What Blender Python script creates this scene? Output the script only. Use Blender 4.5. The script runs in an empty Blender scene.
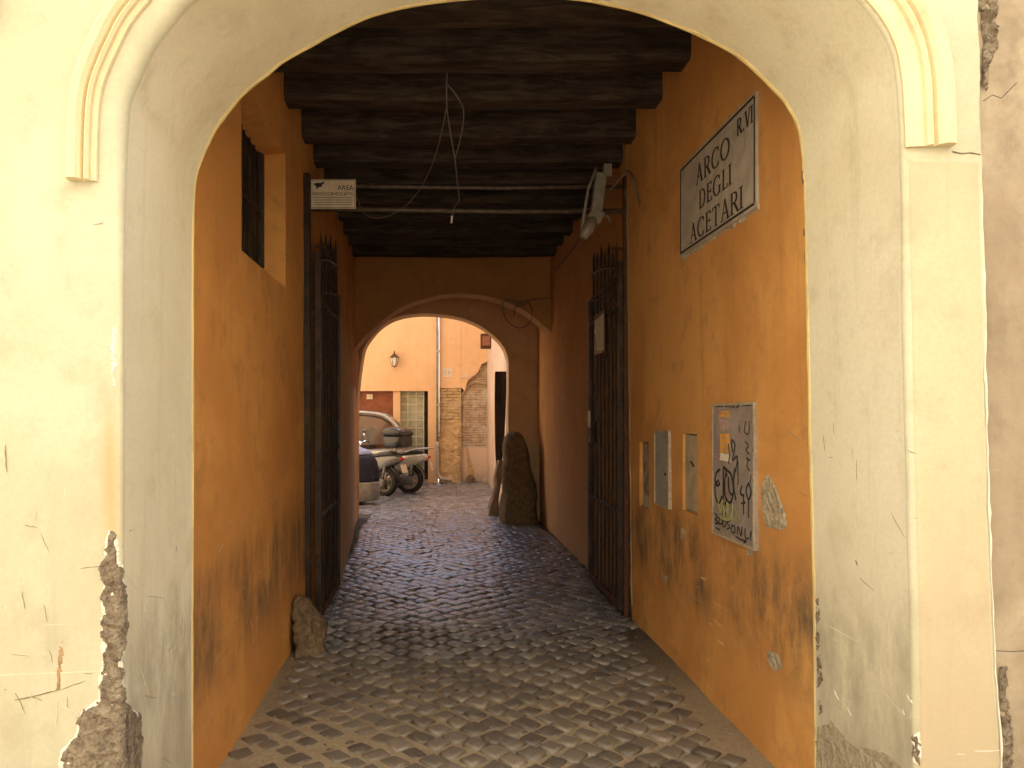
import bpy, bmesh, math, random
from mathutils import Vector, noise, Matrix
from mathutils.geometry import delaunay_2d_cdt
random.seed(7)
C = bpy.data.collections.new('place'); bpy.context.scene.collection.children.link(C)
PI = math.pi
F = 770.0; CX = 438.0; CY = 417.0; EYE = 1.6
def P(x, y, Y):                      # metric survey of the photo: depth Y -> point
    return Vector(((x-CX)/F*Y, Y, EYE+(CY-y)/F*Y))
def yf(X): return 2.407+0.0476*X     # front wall plane
def xr(z): return 1.54-0.012*z       # right passage wall leans slightly
def nz(x, y, z=0.0, s=1.0): return noise.noise(Vector((x*s, y*s, z*s)))
# ------------------------------------------------------------------ materials
class NT:
    def __init__(s, name):
        s.m = bpy.data.materials.new(name); s.m.use_nodes = True
        s.t = s.m.node_tree; s.t.nodes.clear()
        s.out = s.t.nodes.new('ShaderNodeOutputMaterial'); s.b = s.t.nodes.new('ShaderNodeBsdfPrincipled')
        s.t.links.new(s.b.outputs[0], s.out.inputs[0])
        s.co = s.t.nodes.new('ShaderNodeTexCoord').outputs['Object']
    def L(s, a, b): s.t.links.new(a, b)
    def sock(s, inp, v):
        if isinstance(v, bpy.types.NodeSocket): s.L(v, inp)
        elif isinstance(v, (tuple, list)) and len(v) == 3 and inp.type == 'RGBA': inp.default_value = (*v, 1)
        else: inp.default_value = v
    def map(s, sc, loc=(0,0,0), rot=(0,0,0)):
        n = s.t.nodes.new('ShaderNodeMapping'); s.L(s.co, n.inputs[0])
        n.inputs['Scale'].default_value = sc; n.inputs['Location'].default_value = loc; n.inputs['Rotation'].default_value = rot
        return n.outputs[0]
    def noise(s, scale, detail=6, rough=.6, vec=None, dist=0):
        n = s.t.nodes.new('ShaderNodeTexNoise'); s.L(vec or s.co, n.inputs['Vector'])
        n.inputs['Scale'].default_value = scale; n.inputs['Detail'].default_value = detail
        n.inputs['Roughness'].default_value = rough; n.inputs['Distortion'].default_value = dist
        return n.outputs['Fac']
    def voro(s, scale, vec=None, feat='F1'):
        n = s.t.nodes.new('ShaderNodeTexVoronoi'); n.feature = feat; s.L(vec or s.co, n.inputs['Vector'])
        n.inputs['Scale'].default_value = scale; return n.outputs['Distance']
    def ramp(s, v, a, b, o0=0.0, o1=1.0):
        n = s.t.nodes.new('ShaderNodeMapRange'); n.interpolation_type = 'SMOOTHSTEP'; s.L(v, n.inputs[0])
        n.inputs[1].default_value = a; n.inputs[2].default_value = b; n.inputs[3].default_value = o0; n.inputs[4].default_value = o1
        return n.outputs[0]
    def math(s, op, a, b=0.0):
        n = s.t.nodes.new('ShaderNodeMath'); n.operation = op; s.sock(n.inputs[0], a); s.sock(n.inputs[1], b); return n.outputs[0]
    def mix(s, f, a, b):
        n = s.t.nodes.new('ShaderNodeMix'); n.data_type = 'RGBA'
        s.sock(n.inputs[0], f); s.sock(n.inputs[6], a); s.sock(n.inputs[7], b); return n.outputs[2]
    def xyz(s):
        n = s.t.nodes.new('ShaderNodeSeparateXYZ'); s.L(s.co, n.inputs[0]); return n.outputs
    def fin(s, col, rough=.9, bump=None, bs=.3, bd=.01, metal=0, spec=.3):
        s.sock(s.b.inputs['Base Color'], col); s.sock(s.b.inputs['Roughness'], rough)
        s.b.inputs['Metallic'].default_value = metal; s.b.inputs['Specular IOR Level'].default_value = spec
        if bump is not None:
            n = s.t.nodes.new('ShaderNodeBump'); n.inputs['Strength'].default_value = bs; n.inputs['Distance'].default_value = bd
            s.L(bump, n.inputs['Height']); s.L(n.outputs[0], s.b.inputs['Normal'])
        return s.m

def m_simple(name, c, rough=.6, metal=0, var=.25, scale=25, spec=.4, bs=.15, dust=None):
    t = NT(name); n = t.noise(scale); n2 = t.noise(scale*.2)
    c2 = tuple(v*(1-var) for v in c)
    col = t.mix(t.ramp(n, .35, .65), c, c2)
    if dust: col = t.mix(t.ramp(n2, .4, .7, 0, .7), col, dust)
    return t.fin(col, t.ramp(n, .3, .7, rough*.85, min(1, rough*1.15)), n, bs, .004, metal, spec)

def m_plaster(name, a, b, c, grime=None, g0=.15, g1=.75, gc=(.1,.075,.05), gamt=.8, flecks=(.8,.74,.62), fl=.5, rough=.92, bd=.006, bs=.5, lowdirt=None, top=None, streak=(5.5,5.5,2.4), stain=False):
    t = NT(name)
    big = t.noise(1.1, 5, .6, dist=.6); mid = t.noise(5.5, 7, .65); fine = t.noise(60, 5, .7)
    col = t.mix(t.ramp(big, .38, .62), a, b)
    col = t.mix(t.ramp(mid, .5, .72, 0, .75), col, c)
    col = t.mix(t.ramp(fine, .3, .75, 0, .22), col, tuple(v*.55 for v in a))
    z = t.xyz()[2]
    # long faint rain streaks
    st = t.noise(1.0, 5, .7, t.map((11, 11, .7)))
    col = t.mix(t.ramp(st, .52, .78, 0, .35), col, tuple(v*.62 for v in b))
    if grime:
        s1 = t.noise(1.0, 9, .75, t.map(streak)); s2 = t.noise(1.9, 4, .6)
        band = t.math('MULTIPLY', t.ramp(z, g0-.12, g0+.22), t.ramp(z, g1-.22, g1+.2, 1, 0))
        mk = t.math('MULTIPLY', t.math('MULTIPLY', t.ramp(s1, .30, .70), t.ramp(s2, .26, .56)), band)
        col = t.mix(t.math('MULTIPLY', mk, gamt), col, gc)
    if stain:
        X = t.xyz()[0]; dx = t.math('ABSOLUTE', t.math('ADD', X, 1.005)); w_ = t.noise(1.0, 4, .6, t.map((14, 14, 2)))
        mk = t.math('MULTIPLY', t.ramp(t.math('ADD', dx, t.math('MULTIPLY', w_, .05)), .02, .075, 1, 0), t.math('MULTIPLY', t.ramp(z, 1.15, 1.3), t.ramp(z, 1.45, 1.75, 1, 0)))
        col = t.mix(t.math('MULTIPLY', mk, .75), col, (.48,.33,.15))
    if lowdirt:
        s3 = t.noise(1.0, 9, .75, t.map((9, 9, 2.2), (3,1,0)))
        zz = t.math('ADD', z, t.math('MULTIPLY', t.math('SUBTRACT', s3, .5), 1.5))
        col = t.mix(t.ramp(zz, lowdirt[0], lowdirt[1], lowdirt[3], 0), col, lowdirt[2])
    if fl > 0:
        # chips and scratches down to white skim
        v = t.noise(1.0, 3, .5, t.map((16, 16, 26), (5,2,1), (.5,.2,.3)), 1.5)
        v2 = t.noise(2.2, 3, .5)
        low = t.ramp(z, .2, 1.9, 1, .15)
        chip = t.math('MULTIPLY', t.math('MULTIPLY', t.ramp(v, .735, .76), t.ramp(v2, .5, .6)), low)
        col = t.mix(t.math('MULTIPLY', chip, fl), col, flecks)
        sc = t.noise(1.0, 2, .4, t.map((3, 3, 60), (0,0,0), (.6,.5,.4)), .6)
        scr = t.math('MULTIPLY', t.math('MULTIPLY', t.ramp(sc, .715, .73), t.ramp(t.noise(1.3,2), .52, .6)), low)
        col = t.mix(t.math('MULTIPLY', scr, fl*.8), col, flecks)
        pk = t.voro(9.0); pm = t.math('MULTIPLY', t.ramp(pk, .02, .035, 1, 0), low)
        col = t.mix(t.math('MULTIPLY', pm, .7), col, tuple(v*.3 for v in a))
    h = t.math('ADD', t.math('MULTIPLY', mid, .8), t.math('MULTIPLY', fine, .25))
    h = t.math('ADD', h, t.math('MULTIPLY', t.noise(2.5, 3), 1.6))
    return t.fin(col, rough, h, bs, bd, 0, .25)

M = {}
M['cream'] = m_plaster('cream plaster', (.575,.55,.40), (.525,.49,.345), (.45,.405,.28), stain=True, grime=True, g0=.05, g1=1.5, gc=(.42,.38,.25), gamt=.55, lowdirt=(.0,.95,(.42,.35,.25),.62), fl=.6, flecks=(.9,.87,.78), bd=.005)
M['reveal'] = m_plaster('pale plaster', grime=True, g0=.15, g1=.95, gc=(.26,.23,.16), gamt=.7, *((.82,.77,.58), (.76,.695,.50), (.67,.60,.42)), lowdirt=(.0,1.0,(.40,.34,.25),.75), fl=.7, flecks=(.9,.87,.8), bd=.005)  # reveal colour raised above the front's cream to stand in for brighter light
M['moulding'] = m_plaster('moulding plaster', (.75,.65,.41), (.70,.59,.37), (.63,.52,.34), fl=.1)
M['edge'] = m_plaster('yellow edge plaster', (.80,.66,.30), (.74,.58,.26), (.5,.4,.22), fl=.5, bd=.01)
OR = ((.72,.375,.115), (.60,.28,.08), (.47,.235,.08))
M['orange_r'] = m_plaster('orange plaster', *OR, grime=True, g0=.42, g1=.98, gc=(.105,.080,.050), gamt=1.0, flecks=(.75,.62,.42), fl=.75)
M['orange_l'] = m_plaster('ochre plaster', (.66,.32,.09), (.55,.245,.066), (.43,.20,.062), grime=True, g0=.35, g1=.95, gc=(.11,.083,.048), gamt=.95, flecks=(.75,.62,.42), fl=.5)
M['brownplaster'] = m_plaster('brown lime plaster', (.62,.40,.22), (.55,.34,.18), (.47,.29,.16), lowdirt=(-.1,1.5,(.50,.37,.26),.75), fl=.3)
M['pier'] = m_plaster('dark brown plaster', (.46,.22,.075), (.40,.185,.062), (.32,.155,.06), fl=.2)
M['neighbour'] = m_plaster('stained brown render', (.47,.39,.27), (.37,.295,.20), (.25,.20,.135), grime=True, g0=0, g1=4, gc=(.2,.14,.09), gamt=.55, flecks=(.75,.68,.55), fl=.6, bd=.012, streak=(3,3,2))
M['court'] = m_plaster('apricot plaster', (.80,.54,.30), (.76,.50,.27), (.68,.44,.25), fl=.15, lowdirt=(-.3,.4,(.55,.42,.26),.7))
M['court_pink'] = m_plaster('worn pink plaster', (.74,.58,.44), (.66,.48,.35), (.58,.42,.30), fl=.5, lowdirt=(-.1,.7,(.45,.35,.25),.6))
M['court_ochre'] = m_plaster('crumbling ochre plaster', (.66,.48,.25), (.50,.36,.19), (.36,.27,.16), fl=.9, flecks=(.72,.62,.45), bd=.03)

def m_masonry(name, a, b, c):
    t = NT(name); n = t.noise(18, 8, .75, dist=1.0); f = t.noise(90, 4, .7); v = t.voro(26)
    col = t.mix(t.ramp(n, .35, .6), a, b); col = t.mix(t.ramp(f, .5, .7, 0, .6), col, c)
    h = t.math('ADD', n, t.math('MULTIPLY', v, .7)); h = t.math('ADD', h, t.math('MULTIPLY', f, .3))
    return t.fin(col, .95, h, 1.0, .02, 0, .15)
M['masonry'] = m_masonry('crumbled mortar', (.17,.125,.085), (.36,.29,.20), (.07,.055,.045))
M['mortar_light'] = m_masonry('bare mortar', (.44,.36,.24), (.55,.46,.32), (.28,.22,.15))
M['scr'] = m_simple('dirt in a scratch', (.26,.20,.12), .95)
M['skim'] = m_simple('pale plaster skim', (.72,.68,.56), .95, var=.12)
M['stone'] = m_masonry('old travertine', (.13,.09,.057), (.24,.17,.10), (.055,.04,.028))
M['stone_pink'] = m_masonry('worn pinkish stone', (.34,.25,.18), (.24,.17,.12), (.14,.10,.07))

def m_wood(name, a, b, sc=(3.2, 22, 22)):
    t = NT(name); g = t.noise(1.0, 8, .65, t.map(sc), .8); n = t.noise(3, 4)
    col = t.mix(t.ramp(g, .35, .68), a, b); col = t.mix(t.ramp(n, .5, .7, 0, .5), col, tuple(v*.5 for v in a))
    return t.fin(col, .85, g, .7, .012, 0, .2)
M['beam'] = m_wood('smoke darkened timber', (.030,.022,.016), (.085,.062,.046))
M['plank'] = m_wood('dark ceiling boards', (.016,.011,.008), (.03,.02,.014), (2, 14, 14))
M['oldwood'] = m_wood('weathered dark wood', (.035,.024,.018), (.085,.06,.042), (26, 26, 1.5))
M['iron'] = m_simple('dark painted iron', (.030,.020,.014), .5, .3, .4, 30, dust=(.09,.045,.022))
M['iron_shiny'] = m_simple('worn bare iron', (.16,.13,.10), .35, .8, .3, 40)
M['rail'] = m_simple('dusty iron rail', (.13,.10,.075), .55, .3, .35, 20)
M['rust'] = m_simple('rusty iron', (.13,.050,.020), .85, .1, .5, 45, dust=(.05,.03,.02))
M['cable'] = m_simple('grey cable sheath', (.15,.12,.09), .7)
M['cable_dark'] = m_simple('black cable sheath', (.05,.04,.032), .6)
M['fixture'] = m_simple('weathered grey casing', (.27,.24,.19), .6, 0, .3, 14)
M['glass_lamp'] = m_simple('dirty lamp glass', (.25,.21,.16), .25)
M['panel'] = m_simple('grey cabinet paint', (.27,.27,.25), .45, .0, .2, 9, dust=(.34,.30,.25))
M['paper'] = m_simple('sun faded paper', (.74,.66,.54), .9, 0, .12, 20)
M['paper_orange'] = m_simple('orange sticker', (.78,.40,.06), .7)
M['paper_pink'] = m_simple('faded mauve sticker', (.52,.36,.32), .8)
M['ink'] = m_simple('black ink', (.022,.02,.02), .7)
M['ink_soft'] = m_simple('worn black spray', (.085,.075,.07), .8)
M['ink_green'] = m_simple('faded green spray', (.34,.36,.12), .8)
M['redink'] = m_simple('red ink', (.4,.05,.03), .7)
M['signplate'] = m_simple('yellowed sign plate', (.70,.60,.44), .55, 0, .2, 8)
M['groove'] = m_simple('black letter paint', (.028,.02,.015), .8, 0, .4, 60)
t = NT('weathered marble'); n = t.noise(7, 8, .7, dist=.8); f = t.noise(70, 4, .7); st = t.noise(1, 5, .7, t.map((20,20,2)))
col = t.mix(t.ramp(n, .35, .65), (.50,.44,.36), (.36,.31,.25)); col = t.mix(t.ramp(st, .5, .75, 0, .5), col, (.25,.2,.15)); col = t.mix(t.ramp(f, .5,.8,0,.4), col, (.28,.23,.17))
M['marble'] = t.fin(col, .6, f, .2, .003, 0, .3)
t = NT('graffiti board metal'); n = t.noise(5, 7, .7, dist=.5); f = t.noise(60, 4, .7)
col = t.mix(t.ramp(n, .35, .62), (.34,.28,.26), (.24,.20,.17)); col = t.mix(t.ramp(f, .45, .75, 0, .5), col, (.44,.40,.34))
col = t.mix(t.ramp(t.noise(9,3), .6, .68, 0, .6), col, (.36,.16,.18))
M['board'] = t.fin(col, .5, f, .15, .003, 0, .35)
# bricks
def m_brick(name, w, h, c1, c2, mo, wash):
    t = NT(name); n = t.t.nodes.new('ShaderNodeTexBrick')
    sx = t.xyz(); cb = t.t.nodes.new('ShaderNodeCombineXYZ'); wob = t.noise(3, 4)
    t.L(t.math('ADD', sx[0], sx[1]), cb.inputs[0]); t.L(t.math('ADD', sx[2], t.math('MULTIPLY', wob, .05)), cb.inputs[1])
    t.L(cb.outputs[0], n.inputs['Vector'])
    for k, v in (('Color1', c1), ('Color2', c2), ('Mortar', mo)): n.inputs[k].default_value = (*v, 1)
    n.inputs['Scale'].default_value = 1; n.inputs['Mortar Size'].default_value = .011; n.inputs['Brick Width'].default_value = w; n.inputs['Row Height'].default_value = h
    n.inputs['Mortar Smooth'].default_value = .3
    nn = t.noise(4, 6, .7); f = t.noise(30, 5, .7)
    col = t.mix(t.ramp(nn, .42, .62, 0, .8), n.outputs['Color'], wash); col = t.mix(t.ramp(f, .4, .8, 0, .5), col, tuple(v*.6 for v in c1))
    hh = t.math('ADD', t.math('MULTIPLY', n.outputs['Fac'], -1), t.math('MULTIPLY', f, .9))
    return t.fin(col, .95, hh, 1, .03, 0, .15)
M['brick'] = m_brick('flat old bricks', .22, .062, (.66,.52,.37), (.55,.38,.24), (.34,.27,.19), (.76,.70,.56))
M['brick_ochre'] = m_brick('ochre washed bricks', .26, .075, (.66,.48,.24), (.52,.34,.17), (.26,.2,.12), (.72,.58,.34))
M['door'] = m_simple('red brown door paint', (.26,.085,.035), .55, 0, .2, 6)
M['glassblock'] = m_simple('greenish glass blocks', (.36,.36,.22), .18, 0, .35, 7, .6)
M['mullion'] = m_simple('pale mullion paint', (.62,.58,.42), .7)
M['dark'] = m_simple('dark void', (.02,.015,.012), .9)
M['pipe'] = m_simple('grey brown drain pipe', (.30,.23,.15), .55, 0, .3, 8)
M['pipe_base'] = m_simple('pale cast iron shoe', (.52,.45,.34), .55, 0, .3, 12)
M['tyre'] = m_simple('black rubber', (.022,.020,.019), .8, 0, .3, 30, dust=(.08,.065,.05))
M['alloy'] = m_simple('dusty alloy', (.48,.42,.34), .4, .5, .25, 15)
M['engine'] = m_simple('grey engine casing', (.20,.18,.155), .45, .5, .4, 18)
M['blackplastic'] = m_simple('black plastic', (.022,.021,.021), .32, 0, .3, 20, .5)
M['seat'] = m_simple('black vinyl', (.045,.04,.037), .42, 0, .2, 30)
M['silver'] = m_simple('champagne silver paint', (.50,.47,.40), .25, .45, .1, 4, .5, .02)
M['silver2'] = m_simple('dark grey paint', (.16,.155,.145), .28, .3, .1, 4, .5, .02)
M['carpaint'] = m_simple('silver car paint', (.45,.44,.41), .22, .4, .08, 3, .5, .02)
M['redlens'] = m_simple('red lens', (.45,.03,.02), .2)
M['navy'] = m_simple('navy cover cloth', (.018,.018,.048), .65, 0, .3, 12, bs=.4)
M['ltblue'] = m_simple('light blue cover cloth', (.30,.38,.62), .75, 0, .2, 12, bs=.4)
M['greycloth'] = m_simple('grey cover cloth', (.30,.30,.28), .7, 0, .25, 12, bs=.4)
M['lantern_glass'] = m_simple('milky lantern glass', (.80,.78,.66), .3)
M['brass'] = m_simple('aged brass', (.17,.10,.04), .5, .6)
M['tile'] = m_simple('white number tile', (.74,.68,.54), .5)
t = NT('clear window glass'); t.b.inputs['Transmission Weight'].default_value = .95; M['glass'] = t.fin((.75,.78,.74), .03, spec=.5)
# cobbles
t = NT('basalt setts'); at = t.t.nodes.new('ShaderNodeAttribute'); at.attribute_name = 'tone'
f = t.noise(45, 6, .7); g = t.noise(160, 3, .6); big = t.noise(.9, 4, .6)
yy = t.xyz()[1]
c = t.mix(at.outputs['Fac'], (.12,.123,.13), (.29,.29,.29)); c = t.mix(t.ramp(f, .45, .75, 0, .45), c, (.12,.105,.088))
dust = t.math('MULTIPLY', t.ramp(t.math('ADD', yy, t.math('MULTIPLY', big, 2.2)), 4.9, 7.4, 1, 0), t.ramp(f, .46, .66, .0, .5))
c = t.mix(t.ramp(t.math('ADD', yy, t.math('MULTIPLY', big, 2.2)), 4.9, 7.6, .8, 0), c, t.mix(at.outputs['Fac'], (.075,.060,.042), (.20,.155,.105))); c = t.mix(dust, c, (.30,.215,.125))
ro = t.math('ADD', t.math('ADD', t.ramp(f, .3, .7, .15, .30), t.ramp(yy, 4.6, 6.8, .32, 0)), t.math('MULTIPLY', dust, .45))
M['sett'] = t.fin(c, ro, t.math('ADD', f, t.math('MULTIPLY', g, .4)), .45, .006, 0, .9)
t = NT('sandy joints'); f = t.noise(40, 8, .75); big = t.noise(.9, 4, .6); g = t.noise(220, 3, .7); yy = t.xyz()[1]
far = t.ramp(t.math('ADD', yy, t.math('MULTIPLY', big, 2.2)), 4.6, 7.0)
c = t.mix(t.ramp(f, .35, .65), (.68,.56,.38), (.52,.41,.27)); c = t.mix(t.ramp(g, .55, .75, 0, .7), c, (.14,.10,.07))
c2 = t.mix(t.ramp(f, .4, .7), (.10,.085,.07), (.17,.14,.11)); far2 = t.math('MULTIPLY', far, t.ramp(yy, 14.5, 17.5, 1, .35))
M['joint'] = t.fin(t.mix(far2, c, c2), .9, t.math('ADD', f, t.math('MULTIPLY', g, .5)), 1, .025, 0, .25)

# ------------------------------------------------------------------ mesh helpers
class MB:
    def __init__(s): s.v = []; s.f = []
    def add(s, vs, fs):
        k = len(s.v); s.v += [tuple(v) for v in vs]; s.f += [tuple(k+i for i in f) for f in fs]; return s
    def box(s, x0, x1, y0, y1, z0, z1):
        v = [(x, y, z) for x in (x0, x1) for y in (y0, y1) for z in (z0, z1)]
        return s.add(v, [(0,1,3,2), (4,6,7,5), (0,4,5,1), (2,3,7,6), (0,2,6,4), (1,5,7,3)])
    def bar(s, a, b, w, h=None, up=(0,0,1)):
        a = Vector(a); b = Vector(b); h = h or w; d = (b-a).normalized(); u = Vector(up)
        if abs(d.dot(u)) > .95: u = Vector((0,1,0))
        r = d.cross(u).normalized(); u = r.cross(d)
        vs = [p+r*(i*w/2)+u*(j*h/2) for p in (a, b) for i, j in ((-1,-1), (1,-1), (1,1), (-1,1))]
        return s.add(vs, [(3,2,1,0), (4,5,6,7), (0,1,5,4), (1,2,6,5), (2,3,7,6), (3,0,4,7)])
    def tube(s, pts, r, n=8, caps=True):
        pts = [Vector(p) for p in pts]; rr = r if isinstance(r, (list, tuple)) else [r]*len(pts)
        up = Vector((0,0,1)); vs = []; fs = []
        d0 = (pts[1]-pts[0]).normalized()
        if abs(d0.dot(up)) > .9: up = Vector((0,1,0))
        for i, p in enumerate(pts):
            d = (pts[min(i+1, len(pts)-1)]-pts[max(i-1, 0)]).normalized()
            a = d.cross(up)
            if a.length < 1e-4: a = d.cross(Vector((1,0,0)))
            a.normalize(); b = a.cross(d); up = b
            vs += [p+(a*math.cos(2*PI*k/n)+b*math.sin(2*PI*k/n))*rr[i] for k in range(n)]
        for i in range(len(pts)-1):
            fs += [(i*n+k, i*n+(k+1)%n, (i+1)*n+(k+1)%n, (i+1)*n+k) for k in range(n)]
        if caps: fs += [tuple(range(n))[::-1], tuple((len(pts)-1)*n+k for k in range(n))]
        return s.add(vs, fs)
    def loft(s, rings, close=True, caps=True):
        n = len(rings[0]); vs = [v for r in rings for v in r]; fs = []
        for i in range(len(rings)-1):
            for k in range(n if close else n-1):
                fs.append((i*n+k, i*n+(k+1)%n, (i+1)*n+(k+1)%n, (i+1)*n+k))
        if caps and close: fs += [tuple(range(n))[::-1], tuple((len(rings)-1)*n+k for k in range(n))]
        return s.add(vs, fs)
    def sphere(s, c, rx, ry=None, rz=None, n=12, m=8):
        ry = ry or rx; rz = rz or rx
        return s.loft([[(c[0]+rx*math.sin(max(.02,min(PI-.02,PI*i/m)))*math.cos(2*PI*k/n), c[1]+ry*math.sin(max(.02,min(PI-.02,PI*i/m)))*math.sin(2*PI*k/n), c[2]-rz*math.cos(PI*i/m)) for k in range(n)] for i in range(m+1)])
    def build(s, name, mat, parent=None, smooth=False, bevel=0, off=None, flip=False):
        me = bpy.data.meshes.new(name)
        o = Vector(off) if off is not None else (Vector(parent['_o']) if parent is not None and '_o' in parent else Vector((0,0,0)))
        me.from_pydata([(v[0]-o.x, v[1]-o.y, v[2]-o.z) for v in s.v], [], s.f)
        ob = bpy.data.objects.new(name, me); C.objects.link(ob)
        me.materials.append(mat)
        bm = bmesh.new(); bm.from_mesh(me); bmesh.ops.remove_doubles(bm, verts=bm.verts, dist=1e-5); bmesh.ops.recalc_face_normals(bm, faces=bm.faces); bm.to_mesh(me); bm.free()
        if smooth:
            for p in me.polygons: p.use_smooth = True
        if bevel:
            b = ob.modifiers.new('bevel', 'BEVEL'); b.width = bevel; b.segments = 2; b.limit_method = 'ANGLE'
        if parent is not None:
            ob.parent = parent
            if '_o' in parent: ob['_o'] = parent['_o']
        elif off is not None: ob.location = off
        return ob
def tag(o, label, cat=None, group=None, kind=None):
    o['label'] = label
    if cat: o['category'] = cat
    if group: o['group'] = group
    if kind: o['kind'] = kind
    return o
def thing(name, label, cat, loc=(0,0,0), group=None, rz=0, local=False):
    o = bpy.data.objects.new(name, None); C.objects.link(o); o.location = loc; o.rotation_euler = (0,0,rz); o.empty_display_size = .1
    if not local: o['_o'] = tuple(loc)
    return tag(o, label, cat, group)
def interp(tab, x):
    if x <= tab[0][0]: return tab[0][1]
    for (a, b), (c, d) in zip(tab, tab[1:]):
        if x <= c: return b+(d-b)*(x-a)/(c-a)
    return tab[-1][1]
def catmull(p, n=6):
    out = []
    for i in range(len(p)-1):
        a = p[max(i-1, 0)]; b = p[i]; c = p[i+1]; d = p[min(i+2, len(p)-1)]
        for k in range(n):
            t = k/n
            out.append(tuple(.5*((2*b[j])+(-a[j]+c[j])*t+(2*a[j]-5*b[j]+4*c[j]-d[j])*t*t+(-a[j]+3*b[j]-3*c[j]+d[j])*t**3) for j in range(len(b))))
    out.append(tuple(p[-1])); return out
def patch(poly, fn, hgt=.008, amp=.006, step=.012, jit=.006, seed=0, mb=None, grow=0, nscale=40):
    """rough patch following a surface: poly in (u,v), fn(u,v,h)->3D"""
    out = []; n = len(poly)
    for i in range(n):
        a = Vector(poly[i]); b = Vector(poly[(i+1) % n]); L = (b-a).length; k = max(1, int(L/step))
        for j in range(k):
            p = a.lerp(b, j/k); q = Vector((noise.noise(Vector((p.x*35, p.y*35, seed))), noise.noise(Vector((p.x*35, p.y*35, seed+9)))))
            out.append(p+q*jit*1.6)
    c = sum(out, Vector((0,0)))/len(out)
    if grow:
        res = []
        for i, p in enumerate(out):
            t = out[(i+1) % len(out)]-out[i-1]; nn = Vector((t.y, -t.x)).normalized()
            g = grow*(.5+1.2*abs(noise.noise(Vector((p.x*25, p.y*25, seed+3)))))
            res.append(p+nn*g)
        area = sum(out[i].x*out[(i+1)%len(out)].y-out[(i+1)%len(out)].x*out[i].y for i in range(len(out)))
        if area < 0: res = [p*2-r for p, r in zip(out, res)]
        out = res
    def inside(x, y):
        r = False; j = len(out)-1
        for i in range(len(out)):
            if (out[i].y > y) != (out[j].y > y) and x < (out[j].x-out[i].x)*(y-out[i].y)/(out[j].y-out[i].y)+out[i].x: r = not r
            j = i
        return r
    x0 = min(p.x for p in out); x1 = max(p.x for p in out); y0 = min(p.y for p in out); y1 = max(p.y for p in out)
    pts = list(out); nb = len(out); y = y0
    while y < y1:
        x = x0
        while x < x1:
            px, py = x+random.uniform(-.3,.3)*step, y+random.uniform(-.3,.3)*step
            if inside(px, py): pts.append(Vector((px, py)))
            x += step
        y += step
    r = delaunay_2d_cdt(pts, [(i, (i+1) % nb) for i in range(nb)], [], 1, 1e-6)
    mb = mb or MB(); vs = []
    bset = set()
    for i, o in enumerate(r[3]):
        if any(k < nb for k in o): bset.add(i)
    for i, p in enumerate(r[0]):
        h = -.001 if i in bset else hgt+amp*noise.noise(Vector((p.x*nscale, p.y*nscale, seed)))+amp*.6*noise.noise(Vector((p.x*nscale*3, p.y*nscale*3, seed)))
        vs.append(fn(p.x, p.y, h))
    return mb.add(vs, [tuple(f) for f in r[2]])

# ------------------------------------------------------------------ GROUND
def gz(x, y):
    z = .012*nz(x, y, 3, .9)+.006*nz(x, y, 8, 2.7)
    if y > 6: z += -.02*math.exp(-((x-.1)/.35)**2)*min(1, (y-6)/2)
    return z
mb = MB()
mb.add([(-60,-60,-.09), (60,-60,-.09), (60,60,-.09), (-60,60,-.09)], [(0,1,2,3)])
mb.build('ground', m_simple('earth under the city', (.22,.18,.13), .95, scale=3)).update_tag()
bpy.data.objects['ground']['kind'] = 'structure'
mb = MB(); xs = [-6.4+.08*i for i in range(120)]; ys = [-2.4+.08*i for i in range(268)]
vs = [(x, y, gz(x, y)-(.008 if y > 5.8 else .0045)+.004*nz(x, y, 1, 14)) for y in ys for x in xs]
w = len(xs); mb.add(vs, [(j*w+i, j*w+i+1, (j+1)*w+i+1, (j+1)*w+i) for j in range(len(ys)-1) for i in range(w-1)])
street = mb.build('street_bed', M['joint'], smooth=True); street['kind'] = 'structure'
V = []; Fc = []; T = []
a = .128; ca = math.cos(PI/4); k8 = [(1,0), (.66,.66), (0,1), (-.66,.66), (-1,0), (-.66,-.66), (0,-1), (.66,-.66)]
rnd = random.Random(3)
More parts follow.
